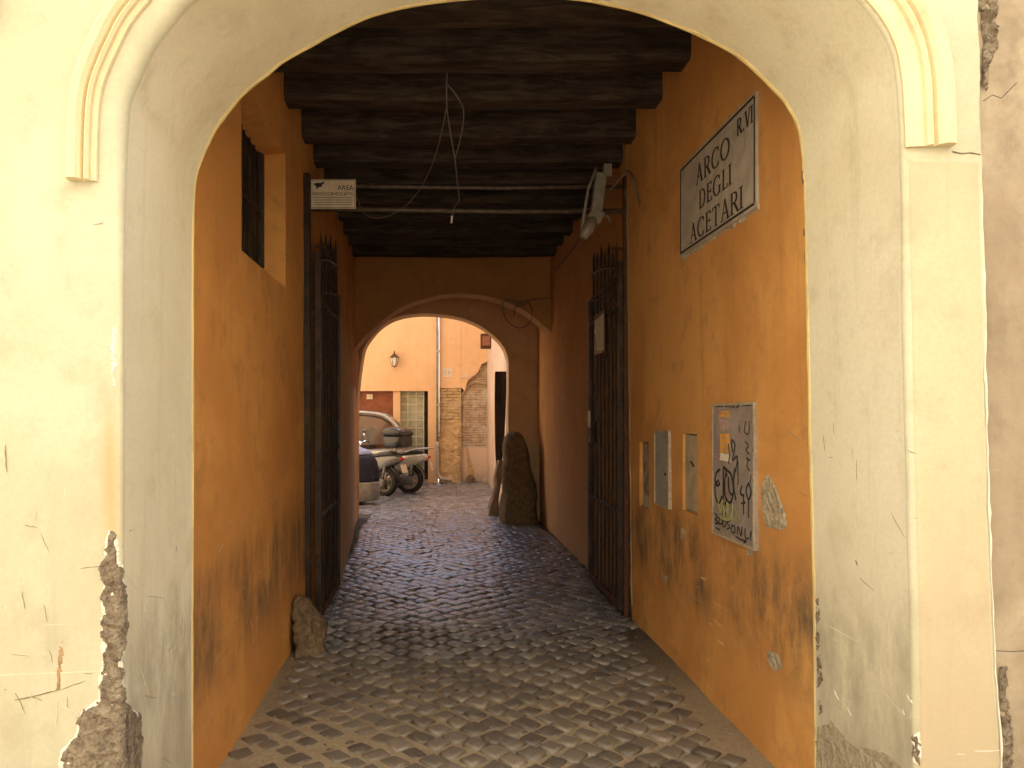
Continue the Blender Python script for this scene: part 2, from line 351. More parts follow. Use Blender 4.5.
for i in range(-150, 230):
    for j in range(-200, 150):
        cx = (i+j)*a*ca*1.02; cy = (i-j)*a*ca*.98+3
        if cy < -1.8 or cy > 19.2 or cx < -6 or cx > 1.62: continue
        if cy < 12.6 and cx < -1.1: continue
        if cy < 12.6 and cx > 1.52: continue
        if cy > 12.6 and cx > 1.15: continue
        # gentle waves in the laying
        wx = .05*math.sin(cy*1.5+.6)+.03*nz(cx, cy, 5, .8); wy = .06*math.sin(cx*2.1+cy*.3)+.04*nz(cx, cy, 9, .8)
        x = cx+wx+rnd.gauss(0, .007); y = cy+wy+rnd.gauss(0, .007)
        edge = 1.5-x
        if y < 5.8 and edge < .13+.10*nz(x, y, 2, 3) and y < 12: continue
        if y < 6 and x+1 < .07+.06*nz(x, y, 2, 3): continue
        s = a*.5*rnd.uniform(.80, 1.0)*(1.08 if y > 5.9 else .915); h = rnd.gauss(0, .0025)
        sink = max(0, .75*nz(x, y, 30, .8)+.25*nz(x,y,31,3)+(.26 if y < 5.8 and x < -.1 else -.08))*.016
        if y > 6.2: sink *= .25
        if sink > .0165: continue
        rot = PI/4+rnd.gauss(0, .09)+.12*nz(x, y, 4, .6); ex = rnd.uniform(.86, 1.16)
        tx, ty = rnd.gauss(0, .03), rnd.gauss(0, .035)+.12*min(1, max(0, (y-6)/1.5))
        dm = .0012; base = gz(x, y)+h-sink; k0 = len(V); tone = min(1, max(0, rnd.gauss(.42, .32)))
        jj = [rnd.uniform(.90, 1.06) for _ in range(8)]
        for r_, zz in ((0, .0094+dm), (.70, .0092+dm), (.93, .0068+dm*.5), (1.01, .000), (1.05, -.016)):
            if r_ == 0: V.append((x, y, base+zz)); T.append(tone); continue
            for q, (ux, uy) in enumerate(k8):
                # square with rounded corners in the lattice frame
                ang = q*PI/4; sq = s*(1.34 if q % 2 else 1.0)*r_*jj[q]
                dx = sq*math.cos(ang)*ex; dy = sq*math.sin(ang)/ex
                X = dx*math.cos(rot)-dy*math.sin(rot); Y = dx*math.sin(rot)+dy*math.cos(rot)
                V.append((x+X, y+Y, base+zz+tx*X+ty*Y+rnd.uniform(-.0009, .0009))); T.append(tone)
        for q in range(8): Fc.append((k0, k0+1+q, k0+1+(q+1) % 8))
        for r_ in range(3):
            for q in range(8):
                p = k0+1+r_*8; Fc.append((p+q, p+8+q, p+8+(q+1) % 8, p+(q+1) % 8))
me = bpy.data.meshes.new('cobbled_paving'); me.from_pydata(V, [], Fc)
me.polygons.foreach_set('use_smooth', [True]*len(me.polygons))
at = me.attributes.new('tone', 'FLOAT', 'POINT'); at.data.foreach_set('value', T)
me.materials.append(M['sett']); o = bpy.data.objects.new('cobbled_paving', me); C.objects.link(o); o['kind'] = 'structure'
print('cobble verts', len(V))
# loose grit along the walls
mb = MB()
for k in range(420):
    if k % 2: x = rnd.uniform(1.08, 1.5); y = rnd.uniform(3.2, 7)
    else: x = rnd.uniform(-.97, 1.4); y = rnd.uniform(3.2, 6.5)
    r = rnd.uniform(.002, .0065); z = gz(x, y)-.004
    mb.sphere((x, y, z+r*.5), r, r*rnd.uniform(.6,1), r*.7, 5, 3)
tag(mb.build('gravel', M['mortar_light']), 'loose grit and crumbs scattered on the setts', 'gravel', kind='stuff')

# ------------------------------------------------------------------ FRONT BUILDING
YI = 3.13
cur = [(192.5,800), (192.5,700), (192.5,600), (193,500), (193,400), (193,300), (193.2,240), (194,200), (196.5,175), (204,154), (216,129), (229,111.6), (244,94), (272.5,71), (286.6,60), (333,34), (372,16), (415,5.5), (466,-1), (520,-3.5), (575,-1), (619,7), (650.6,16), (692,32), (716.5,44), (741,58.6), (765,80.6), (785,102.5), (797,124.5), (802,148), (804,175), (805.5,215), (807,300), (809,400), (811.5,500), (814,600), (815,700), (816,800)]
arch = [(-1.0, -.05)]+[((x-CX)/F*YI, EYE+(CY-y)/F*YI) for x, y in cur]+[(1.54, -.05)]
arch = catmull(arch, 5); NA = len(arch)
AN = []
for i in range(NA):
    p = Vector(arch[max(i-2, 0)]); q = Vector(arch[min(i+2, NA-1)]); d = (q-p).normalized(); AN.append(Vector((-d.y, d.x)))   # outward
def wob(x, y, z): return .0045*nz(x, y, z, 2.2)+.002*nz(x, y, z, 7)
def rad(i):
    X, Z = arch[i]
    if X < -.3: return .016+.034*min(1, max(0, (Z-2.0)/.7))
    return .050-.034*min(1, (X+.3)/1.3)
def shf(i, s): return (.030 if arch[i][0] < .2 else .030*max(0, 1-(arch[i][0]-.2)/.5))*max(0, 1-max(0, s)/.70)
def surf(i, s, h=0.0):
    """s<0: on the front face, distance -s from the corner arc; s>0 into the reveal"""
    r = rad(i); X, Z = arch[i]; n = AN[i]; q = r*PI/2
    if s <= 0: o, y, no, ny = r-s, 0, 0, -1
    elif s < q: t = s/r; o, y, no, ny = r-r*math.sin(t), r-r*math.cos(t), -math.sin(t), -math.cos(t)
    else: o, y, no, ny = 0, r+s-q, -1, 0
    o += no*h-shf(i, s); y += ny*h; x2 = X+n.x*o; z2 = Z+n.y*o; Y = yf(X if s > 0 else x2)+y
    w = wob(x2, Y, z2); return Vector((x2+no*n.x*w, Y+ny*w, z2+no*n.y*w))
XR_B = [(-.1,1.835), (.5,1.825), (.9,1.80), (1.3,1.785), (1.7,1.775), (2.1,1.768), (2.46,1.755), (2.9,1.745), (6.7,1.745)]
def xb(z): return interp(XR_B, z)+.006*nz(z, 0, 0, 6)+.004*nz(z, 3, 0, 25)
bld = thing('archway_building', 'cream plastered building front with a wide rounded archway over the alley entrance', 'building', (0,2.5,0))
# front face
fs = [0, .02, .05, .09, .14, .19]; rings = []
for s in fs: rings.append([surf(i, -s) for i in range(NA)])
def outer(i):
    X, Z = arch[i]; n = AN[i]; o = rad(i)+.19; x = X+n.x*o; z = Z+n.y*o
    if n.y < .05: return (-4.0 if n.x < 0 else None, z)
    tt = 1e9
    if n.x < -1e-3: tt = min(tt, (-4.0-x)/n.x)
    if n.x > 1e-3: tt = min(tt, (1.745-x)/n.x)
    if n.y > 1e-3: tt = min(tt, (4.9-z)/n.y)
    return (x+n.x*tt, z+n.y*tt)
outs = []
for i in range(NA):
    x, z = outer(i)
    if x is None or x >= 1.74: x = xb(z)
    outs.append([x, z])
for cx_, cz_ in ((-4.0, 4.9), (1.745, 4.9)):
    k = min(range(NA), key=lambda i: (outs[i][0]-cx_)**2+(outs[i][1]-cz_)**2); outs[k] = [cx_, cz_]
for f in (.12, .3, .6, 1.0):
    ring = []
    for i in range(NA):
        a0 = rings[5][i]; x = a0.x+(outs[i][0]-a0.x)*f; z = a0.z+(outs[i][1]-a0.z)*f
        ring.append(Vector((x, yf(x)-wob(x, yf(x), z), z)))
    rings.append(ring)
MB().loft(rings, close=False).build('wall', M['cream'], bld, smooth=True)
# reveal
def slen(i): return YI-.012-yf(arch[i][0])-rad(i)+rad(i)*PI/2
rr = []
for k in range(23):
    rr.append([surf(i, (rad(i)*PI/2*k/8) if k <= 8 else rad(i)*PI/2+(slen(i)-rad(i)*PI/2)*(k-8)/14) for i in range(NA)])
MB().loft(rr[8:], close=False).build('reveal', M['reveal'], bld, smooth=True)
MB().loft(rr[:9], close=False).build('corner', M['cream'], bld, smooth=True)
# yellowish broken inner arris
ed = []
for k, (o, y) in enumerate(((.002,-.012), (-.001,-.010), (-.003,0), (-.001,.010), (.05,.012))):
    ed.append([Vector((arch[i][0]+AN[i].x*(o+.0025*nz(arch[i][1]*30, i*.1, k)), YI+y, arch[i][1]+AN[i].y*(o+.0025*nz(arch[i][1]*30, i*.1, k)))) for i in range(NA)])
MB().loft(ed, close=False).build('arris', M['edge'], bld)
# unseen blocks above and beside the passage, shaped to block and bounce sun
mb = MB()
mb.box(-4, 1.70, YI-.3, YI+.03, 4.3, 4.9); mb.box(-16, -4.002, 2.15, 12.3, 0, 4.9)
mb.box(-4, 1.70, YI+.03, 10.0, 4.25, 4.9); mb.box(-8, 1.70, 10.002, 12.3, 4.25, 8.4)
mb.box(-4, -1.45, YI-.2, 12.3, 0, 4.25)
mb.box(1.72, 12, YI-.2, 11.0, 0, 4.9); mb.box(1.72, 12, 11.002, 18.0, 0, 8.2); mb.box(1.72, 12, 18.002, 19.4, 0, 5.75)
mb.build('sun_block_mass', M['court'], bld)
# wall core round the arch (closes the wall from behind)
mb = MB(); R2 = []
for i in range(NA): x = max(-1.44, min(1.72, outs[i][0])); R2.append(Vector((x, YI+.016, outs[i][1] if outs[i][1] < 4.3 else 4.3)))
mb.loft([[Vector((arch[i][0]+AN[i].x*.02, YI+.014, arch[i][1]+AN[i].y*.02)) for i in range(NA)], R2], close=False).build('wall_back', M['cream'], bld)
# archivolt
def archivolt(i0, i1):
    prof = [(.045,0), (.047,.010), (.060,.015), (.068,.014), (.070,.026), (.080,.034), (.088,.030), (.090,.018), (.098,.014), (.103,.030), (.118,.042), (.140,.044), (.158,.036), (.162,.018), (.164,0)]
    rg = []
    for i in range(i0, i1+1):
        r = []; lf_ = min(1, max(0, .5-(arch[i][0]-.2)/.8))
        for o, h in prof:
            o = o*(1-lf_)+(.075+(o-.045)*.72)*lf_; o2 = o-rad(i) ; p = surf(i, -max(0, o2)); 
            if o2 < 0: p = p+Vector((-AN[i].x*(-o2), 0, -AN[i].y*(-o2)))
            r.append(p+Vector((0, -h-.002+.0015*nz(p.x, p.z, 0, 18), 0)))
        rg.append(r)
    return MB().loft(rg, close=True)
iL = min(range(NA//2), key=lambda i: abs(arch[i][1]-2.325)); iR = min(range(NA//2, NA), key=lambda i: abs(arch[i][1]-2.455))
archivolt(iL, iR).build('archivolt', M['moulding'], bld, smooth=False)
# fascia on the right side, ending in a broken ledge
mb = MB(); rg = []
for i in range(NA//2+14, iR+1):
    b0 = surf(i, .5*rad(i)*PI/2); zt = b0.z
    p0 = surf(i, rad(i)*.5); p1 = surf(i, 0); n = AN[i]
    X1 = Vector((p1.x+n.x*.045, 0, p1.z+n.y*.045)); y1 = yf(X1.x)
    rg.append([p0+Vector((0,.004,0)), p0+Vector((0,-.010,0)), p1+Vector((0,-.014,0)), Vector((X1.x, y1-.014, X1.z)), Vector((X1.x, y1+.003, X1.z))])
mb.loft(rg).build('fascia', M['moulding'], bld)
pf = []
idx = [i for i in range(NA//2, NA) if arch[i][1] < 2.445]
for f in (0, .02, .1, .3, .5, .7, .9, 1):
    r = []
    for i in idx:
        p = surf(i, -.004); x = p.x+(xb(p.z)-.004-p.x)*f; r.append(Vector((x, yf(x)-wob(x, yf(x), p.z)-(.0035 if 0 < f < 1 else -.002), p.z)))
    pf.append(r)
MB().loft(pf, close=False).build('pier_face', m_plaster('warm beige plaster', (.55,.495,.325), (.51,.44,.285), (.47,.38,.25), lowdirt=(.3,1.7,(.48,.37,.245),.75), fl=.6, bd=.004), bld, smooth=True)
i = iR; zL = 2.456
mb = MB(); pts = [(1.655,0), (1.755,.004)]
mb.tube([(1.66, yf(1.66)-.002, zL), (1.69, yf(1.69)-.002, zL-.006), (1.72, yf(1.72)-.002, zL-.003), (1.752, yf(1.752)-.002, zL-.008)], .0022, 5)
mb.build('crack', M['masonry'], bld)
# sill end top left
MB().box(-1.42, -1.338, yf(-1.36)-.05, yf(-1.36)+.02, 2.80, 2.95).build('sill', M['moulding'], bld, bevel=.012)
# damaged masonry: helpers mapping photo survey -> surface parameters
iJL = min(range(NA//2), key=lambda i: abs(arch[i][1]-1.0)); iJR = min(range(NA//2, NA), key=lambda i: abs(arch[i][1]-1.0))
def jamb(idx):
    tab = []
    for k in range(-330, 75):
        s = k*.01; p = surf(idx, s); tab.append((CX+p.x/p.y*F, s, p.y))
    return sorted(tab)
TL, TR = jamb(iJL), jamb(iJR)
def tosz(tab, x, y):
    for a0, b0 in zip(tab, tab[1:]):
        if a0[0] <= x <= b0[0]:
            f = (x-a0[0])/(b0[0]-a0[0]+1e-9); s = a0[1]+(b0[1]-a0[1])*f; Y = a0[2]+(b0[2]-a0[2])*f; return (s, EYE+(CY-y)/F*Y)
    raise ValueError(x)
def jfn(idx):
    def fn(s, z, h):
        i = min((range(NA//2) if idx < NA//2 else range(NA//2, NA)), key=lambda i: abs(arch[i][1]-z)) if idx > NA//2 else idx
        p = surf(i, s, h); return Vector((p.x, p.y, z))
    return fn
def jpatch(name, pxs, tab, idx, mat=M['masonry'], rim=.006, **kw):
    poly = [tosz(tab, x, y) for x, y in pxs]
    if rim: patch(poly, jfn(idx), .0025, .001, grow=rim, seed=2).build('plaster_rim', M['skim'], bld)
    patch(poly, jfn(idx), **kw).build(name, mat, bld)
jpatch('exposed_masonry', [(108,533), (116,537), (117,552), (124,580), (127,620), (122,660), (124,700), (133,712), (140,715), (141,740), (138,790), (60,790), (62,752), (75,738), (82,712), (100,700), (103,660), (102,630), (104,590), (102,570), (106,550)], TL, iJL, hgt=.007, amp=.006, step=.007, jit=.011, rim=.006, nscale=45)
jpatch('skim_patch', [(111,327), (116,326), (117,345), (115,386), (112,386), (111,350)], TL, iJL, mat=M['skim'], rim=0, hgt=.004, amp=.003)
jpatch('exposed_masonry', [(910,735), (918,733), (921,752), (917,768), (910,762)], TR, iJR, hgt=.004, amp=.008, rim=.004)
jpatch('exposed_masonry', [(815,728), (830,722), (850,745), (880,752), (905,770), (905,800), (813,800)], TR, iJR, hgt=.004, amp=.008, rim=0, mat=M['mortar_light'])
for k, (x, y, w_, h_) in enumerate([(190,300,1.8,9), (190,330,2,14), (190.5,372,1.5,7), (190,402,1.8,6), (189.5,560,2.5,22), (189.5,590,3,26), (189,640,2.5,20), (189.5,690,3,25), (189.5,235,1.5,8)]):
    try: jpatch('edge_chip', [(x-w_, y-h_*.5), (x+w_*.3, y-h_*.7), (x+w_*.5, y+h_*.4), (x-w_*.5, y+h_*.6)], TL, iJL, hgt=.002, amp=.005, rim=0, step=.006, jit=.003)
    except Exception as e: print('chip', e)
for k, (x, y, w_, h_) in enumerate([(811.5,178,1.5,12), (812,232,1.5,7), (812,260,1.5,14), (813,330,1.5,8), (816,612,3,24), (817,640,2,20), (818,672,4,30), (819,708,3,14)]):
    try: jpatch('edge_chip', [(x-w_*.5, y-h_*.5), (x+w_*.5, y-h_*.6), (x+w_, y+h_*.3), (x-w_*.5, y+h_*.6)], TR, iJR, hgt=.002, amp=.006, rim=0, step=.006, jit=.003)
    except Exception as e: print('chip', e)
# deep scratches on the left face
mb = MB(); mr = random.Random(5)
def scratch(mb, tab, idx, a0, b0, r=.0012):
    fn = jfn(idx); A = tosz(tab, *a0); B = tosz(tab, *b0); pts = []
    for k in range(5):
        t = k/4; pts.append(fn(A[0]+(B[0]-A[0])*t+mr.uniform(-.002,.002), A[1]+(B[1]-A[1])*t+mr.uniform(-.002,.002), .0004))
    mb.tube(pts, [r*.4, r, r*.8, r, r*.3], 5)
for a0, b0, r in [((80,569),(103,566),.0013), ((120,533),(148,524),.0015), ((128,540),(146,531),.001), ((5,445),(7,473),.0016), ((14,700),(60,690),.002), ((60,690),(86,680),.0014), ((22,592),(26,610),.001), ((93,225),(104,223),.001), ((150,545),(175,535),.001)]:
    mb = MB(); scratch(mb, TL, iJL, a0, b0, r); mb.build('scratch_mark', M['scr'], bld)
for a0, b0, r in [((914,518),(936,517),.0012), ((912,450),(922,456),.0014), ((893,513),(912,545),.001), ((912,462),(940,470),.001), ((960,600),(964,618),.001), ((856,560),(858,566),.002)]:
    mb = MB(); scratch(mb, TR, iJR, a0, b0, r); mb.build('scratch_mark', M['scr'], bld)
mb = MB()
for a0, b0, r in [((57,700),(56,728),.0014), ((28,692),(36,705),.0013), ((60,705),(80,716),.0013), ((140,668),(150,700),.002), ((124,575),(132,580),.002), ((144,605),(146,612),.003), ((126,578),(138,590),.0015)]:
    mb = MB(); scratch(mb, TL, iJL, a0, b0, r); mb.build('plaster_nick', M['skim'], bld)
for a0, b0, r in [((833,690),(838,700),.003), ((846,708),(850,716),.003), ((905,695),(911,703),.003), ((900,710),(903,716),.003), ((880,690),(905,720),.0012)]:
    mb = MB(); scratch(mb, TR, iJR, a0, b0, r); mb.build('plaster_nick', M['skim'], bld)
sr = random.Random(12)
for k in range(46):
    side = k % 3
    if side == 0: x, y, tab, ix = sr.uniform(4, 100), sr.uniform(430, 765), TL, iJL
    elif side == 1: x, y, tab, ix = sr.uniform(135, 183), sr.uniform(480, 765), TL, iJL
    else: x, y, tab, ix = sr.uniform(822, 975), sr.uniform(420, 765), TR, iJR
    ang = sr.choice([sr.uniform(0, .5), sr.uniform(1.2, 1.9), sr.uniform(0, 3.1)]); L_ = sr.uniform(4, 24)
    mb = MB()
    try: scratch(mb, tab, ix, (x, y), (x+L_*math.cos(ang), y+L_*math.sin(ang)), sr.uniform(.0005, .0011))
    except Exception: continue
    mb.build('scratch_mark', M['scr'] if sr.random() < .6 else M['skim'], bld)
# bare iron stub stain mark on the left face
jpatch('rust_stain', [(60,640), (64,638), (65,650), (61,690), (55,690), (57,660)], TL, iJL, mat=m_simple('brown drip', (.40,.26,.13), .9, 0, .4, 30), hgt=.0012, amp=.0006, rim=0, jit=.003)

# neighbour wall
nb = thing('neighbouring_house', 'rough brown rendered house wall right of the cream archway front, crumbling along their joint', 'building', (2.5,2.55,0))
mb = MB(); R0 = []; zs = [-.05+.05*k for k in range(100)]
for f in (0, .01, .05, .12, .25, .5, 1):
    R0.append([Vector((xb(z)-.012+f*1.6, yf(xb(z)+f*1.6)+.012-.012*nz(f*4, z, 0, 2.5)-.004*nz(f*9, z, 5, 9), z)) for z in zs])
mb.loft(R0, close=False).build('wall', M['neighbour'], nb, smooth=True)
mb = MB().box(1.80, 3.4, 2.58, YI-.21, 0, 4.9).build('wall_core', M['neighbour'], nb)
def nfn(u, v, h): return Vector((u, yf(u)+.006-h, v))
def npoly(px): return [((x-CX)/F*2.50, EYE+(CY-y)/F*2.50) for x, y in px]
for px in ([(978,-30), (992,-30), (1000,2), (995,20), (997,50), (990,62), (986,92), (981,85), (983,40), (978,10)], [(999,668), (1006,668), (1008,700), (1013,735), (1012,800), (1001,800), (999,740)]):
    patch(npoly(px), nfn, .006, .014, step=.009, jit=.005, seed=4).build('exposed_masonry', M['masonry'], nb)
mb = MB(); pts = [Vector((xb(z)-.004, yf(1.78)-.004, z)) for z in [.05+.04*k for k in range(58)]]
mb.tube(pts, [.001+.010*abs(nz(k, 0, 0, .37)) for k in range(58)], 6).build('plaster_joint', M['skim'], nb)
mb = MB(); scr = nfn(1.9, 1, 0)
mb.tube([nfn(1.80, .845, .012), nfn(1.86, .842, .012), nfn(1.95, .846, .012)], .0014, 5).build('crack', M['ink_soft'], nb); mb = MB(); mb.tube([nfn(1.76, 2.62, .012), nfn(1.79, 2.64, .012), nfn(1.82, 2.63, .012), nfn(1.87, 2.68, .014)], .0014, 5)
mb.build('crack', M['ink_soft'], nb)

# ------------------------------------------------------------------ PASSAGE WALLS
def xl(y, z):    # left wall
    return -1.0-.005*z-.012*min(1, max(0, (y-4)/2))
def grid_wall(xfun, y0, y1, z0, z1, holes=(), dy=.06, dz=.06):
    mb = MB(); ycuts = {y0, y1}; zcuts = {z0, z1}
    for (a, b, c, d) in holes: ycuts |= {a, b}; zcuts |= {c, d}
    def cuts(cs, d):
        cs = sorted(cs); out = []
        for a, b in zip(cs, cs[1:]):
            n = max(1, round((b-a)/d)); out += [a+(b-a)*k/n for k in range(n)]
        return out+[cs[-1]]
    Y = cuts(ycuts, dy); Z = cuts(zcuts, dz); w = len(Z)
    vs = [(xfun(y, z), y, z) for y in Y for z in Z]; fs = []
    for j in range(len(Y)-1):
        for i in range(w-1):
            cy = (Y[j]+Y[j+1])/2; cz = (Z[i]+Z[i+1])/2
            if any(a < cy < b and c < cz < d for a, b, c, d in holes): continue
            fs.append((j*w+i, j*w+i+1, (j+1)*w+i+1, (j+1)*w+i))
    return mb.add(vs, fs)
lw = thing('passage_wall', 'ochre plaster wall on the left of the alley with a barred window high up', 'wall', (-1.1,6.5,0))
WIN = (3.97, 5.13, 2.46, 3.36)
fxl = lambda y, z: xl(y, z)+.006*nz(y, z, 4, 1.6)+.002*nz(y, z, 7, 6)
grid_wall(fxl, YI+.012, 7.2, -.03, 4.2, [WIN]).build('plaster_face', M['orange_l'], lw, smooth=True)
fxl2 = lambda y, z: -1.035-.028*(y-7.2)+.008*nz(y, z, 4, 1.6)
grid_wall(fxl2, 7.2, 11.0, 2.0, 4.2).build('upper_plaster', M['orange_l'], lw, smooth=True)
fxl3 = lambda y, z: -.915-.073*(y-7.2)-.006*z+.012*nz(y, z, 9, 1.6)
mb = grid_wall(fxl3, 7.2, 12.3, -.03, 2.5)
Ys = [7.2+.1*k for k in range(52)]
mb.loft([[Vector((fxl3(y, 2.5), y, 2.5)) for y in Ys], [Vector((-1.36, y, 2.53)) for y in Ys]], close=False)
mb.add([(fxl3(7.2,0), 7.2, -.03), (-1.2,7.2,-.03), (-1.2,7.2,2.5), (fxl3(7.2,2.5),7.2,2.5)], [(0,1,2,3)])
mb.build('lower_plaster', M['brownplaster'], lw, smooth=True)
MB().box(-1.44, -1.26, YI+.03, 12.28, 0, 4.2).build('wall_core', M['orange_l'], lw)
# window recess: sloping sill, jambs, head
y0, y1, z0, z1 = WIN; xo = xl(4.5, 3)+.002; xi = -1.185
mb = MB(); mb.add([(xo,y0,z0),(xo,y1,z0),(xi,y1,z0+.13),(xi,y0,z0+.13)], [(0,1,2,3)]); mb.add([(xo,y0,z1),(xo,y1,z1),(xi,y1,z1-.02),(xi,y0,z1-.02)], [(0,1,2,3)])
mb.add([(xo,y0,z0),(xi,y0,z0+.13),(xi,y0,z1-.02),(xo,y0,z1)], [(0,1,2,3)]); mb.add([(xo,y1,z0),(xi,y1,z0+.13),(xi,y1,z1-.02),(xo,y1,z1)], [(0,1,2,3)])
mb.build('window_recess', M['orange_l'], lw)
wn = thing('barred_window', 'small dark barred window set in a recess high in the left wall', 'window', (xi,4.55,2.6))
MB().box(xi-.02, xi+.002, y0, y1, z0+.12, z1).build('pane', m_simple('grimy dark pane', (.022,.019,.017), .5), wn)
mb = MB(); mb.box(xi+.002, xi+.03, y0+.0, y0+.05, z0+.13, z1-.02); mb.box(xi+.002, xi+.03, y1-.06, y1-.005, z0+.13, z1-.02); mb.box(xi+.002, xi+.03, 4.5, 4.56, z0+.14, z1-.03); mb.build('frame', m_simple('dark window paint', (.035,.025,.018), .6), wn)
for k in range(9):
    y = y0+.08+k*.125; mb = MB(); mb.tube([(xi+.009, y, z0+.12), (xi+.009, y, z1-.02)], .006, 6); mb.build('bar', M['iron'], wn)
mb = MB()
mb.box(xi+.012, xi+.018, y0+.06, y1-.07, 2.93, 2.95)
mb.build('crossbar', M['iron'], wn)

rw = thing('passage_wall', 'orange plaster wall on the right of the alley carrying the marble street sign', 'wall', (1.6,7,0))
NI = [(5.56, 5.83, .93, 1.42), (4.52, 4.80, 1.02, 1.50)]
fxr = lambda y, z: xr(z)+.006*nz(y, z, 14, 1.6)+.002*nz(y, z, 17, 6)+(.004 if z < .4 else 0)
grid_wall(fxr, YI+.012, 6.12, -.03, 4.2, NI).build('plaster_face', M['orange_r'], rw, smooth=True)
fxr2 = lambda y, z: xr(z)+.03+.016*nz(y, z, 14, 1.3)+.003*nz(y,z,3,6)
grid_wall(fxr2, 6.12, 12.0, -.03, 4.2).build('far_plaster', m_plaster('worn orange plaster', (.66,.34,.125), (.58,.29,.10), (.48,.25,.10), lowdirt=(.0,1.3,(.50,.34,.20),.6), fl=.5), rw, smooth=True)
mb = MB().box(1.60, 1.70, YI+.04, 12.28, 0, 4.2).build('wall_core', M['orange_r'], rw)
mbm = MB(); mbo = MB()
for a_, b_, c_, d_ in NI:
    x0 = xr(1.2); mbo.add([(x0,a_,c_),(x0,b_,c_),(x0+.03,b_,c_),(x0+.03,a_,c_)], [(0,1,2,3)]); mbo.add([(x0,a_,d_),(x0,b_,d_),(x0+.03,b_,d_),(x0+.03,a_,d_)], [(0,1,2,3)])
    for yy_ in (a_, b_): mbo.add([(x0,yy_,c_),(x0+.03,yy_,c_),(x0+.03,yy_,d_),(x0,yy_,d_)], [(0,1,2,3)])
    patch([(a_,c_), (b_,c_), (b_,d_), (a_,d_)], lambda u, v, h: Vector((x0+.03-h, u, v)), .004, .006, step=.02, jit=0, mb=mbm)
mbo.build('niche', M['orange_r'], rw); mbm.build('niche_back', M['mortar_light'], rw)
def rfn(u, v, h): return Vector((fxr(u, v)-h-.001, u, v))
def RP(x, y):
    Y = 1.522*F/(x-CX); return (Y, EYE+(CY-y)/F*Y)
def rpatch(name, px, mat, **kw): patch([RP(*p) for p in px], rfn, **kw).build(name, mat, rw)
rpatch('bare_mortar_patch', [(765,474), (770,478), (777,495), (784,515), (785,528), (775,530), (764,526), (761,510), (760,490)], M['mortar_light'], hgt=.004, amp=.006, step=.01, jit=.004)
for px in ([(745,540), (752,543), (751,556), (746,555)], [(766,650), (777,655), (780,668), (772,672), (765,660)], [(660,575), (666,576), (664,584)], [(680,528), (684,530), (683,540), (679,538)]):
    rpatch('bare_mortar_patch', px, M['mortar_light'], hgt=.001, amp=.003, step=.008, jit=.003)
mb = MB()
for a_, b_ in [((684,592),(703,604)), ((686,594),(688,606)), ((720,521),(722,560)), ((795,448),(806,453)), ((797,492),(806,496)), ((787,430),(800,440)), ((648,163),(661,148)), ((724,553),(723,562)), ((756,660),(759,672)), ((738,640),(741,648)), ((640,625),(645,632)), ((700,650),(712,660))]:
    A = RP(*a_); B = RP(*b_); mb = MB(); mb.tube([rfn(A[0]+(B[0]-A[0])*t+mr.uniform(-.004,.004), A[1]+(B[1]-A[1])*t+mr.uniform(-.004,.004), .0012) for t in (0,.33,.66,1)], .0012, 5).build('scratch_mark', M['mortar_light'], rw)
mb = MB()
def lfn(u, v, h): return Vector((fxl(u, v)+h+.001, u, v))
def LP(x, y):
    Y = 1.003*F/(CX-x); return (Y, EYE+(CY-y)/F*Y)
for a_, b_ in [((203,729),(213,712)), ((212,715),(216,706)), ((250,620),(252,628)), ((250,645),(251,653)), ((218,552),(222,545)), ((230,520),(233,527)), ((198,480),(203,476))]:
    A = LP(*a_); B = LP(*b_); mb = MB(); mb.tube([lfn(A[0]+(B[0]-A[0])*t+mr.uniform(-.003,.003), A[1]+(B[1]-A[1])*t, .0012) for t in (0,.33,.66,1)], .0012, 5).build('scratch_mark', M['mortar_light'], lw)

# ------------------------------------------------------------------ CEILING
ce = thing('timber_ceiling', 'low ceiling of smoke dark timber beams and boards over the alley', 'ceiling', (.25,6.8,3.7))
MB().box(-1.5, 1.68, YI+.03, 10.7, 3.965, 4.1).build('boards', M['plank'], ce)
for k, yb in enumerate([3.35, 3.95, 4.55, 5.13, 5.80, 6.35, 6.95, 7.55, 8.15, 8.75, 9.35, 9.95]):
    mb = MB(); h = .235+rnd.uniform(-.015,.015); wd = .20+rnd.uniform(-.02,.03); zb = 3.715+rnd.uniform(-.012,.012); rg = []
    for i in range(25):
        x = -1.2+2.82*i/24; sag = -.012*math.sin(PI*i/24); dy = .010*nz(x, yb, 0, 1.5); tl = (x-.2)*rnd.choice([0])+.008*nz(x, yb, 5, 2.5)
        z0_ = zb+sag+tl; rg.append([Vector((x, yb+dy+.015, z0_)), Vector((x, yb+dy, z0_+.03)), Vector((x, yb+dy+.006, z0_+h+.03)), Vector((x, yb+wd+dy, z0_+h+.03)), Vector((x, yb+wd+dy, z0_+.02)), Vector((x, yb+wd+dy-.02, z0_))])
    mb.loft(rg).build('beam', M['beam'], ce)
    # rough plaster packed round the right beam end
    mb = MB()
    for sx, ss in ((1.51, 1), (-1.03, -1)):
        MB().sphere((sx+ss*.0, yb+wd+.03, zb+.19), .035, .08, .09, 10, 6).build('mortar_packing', M['orange_l'], ce)

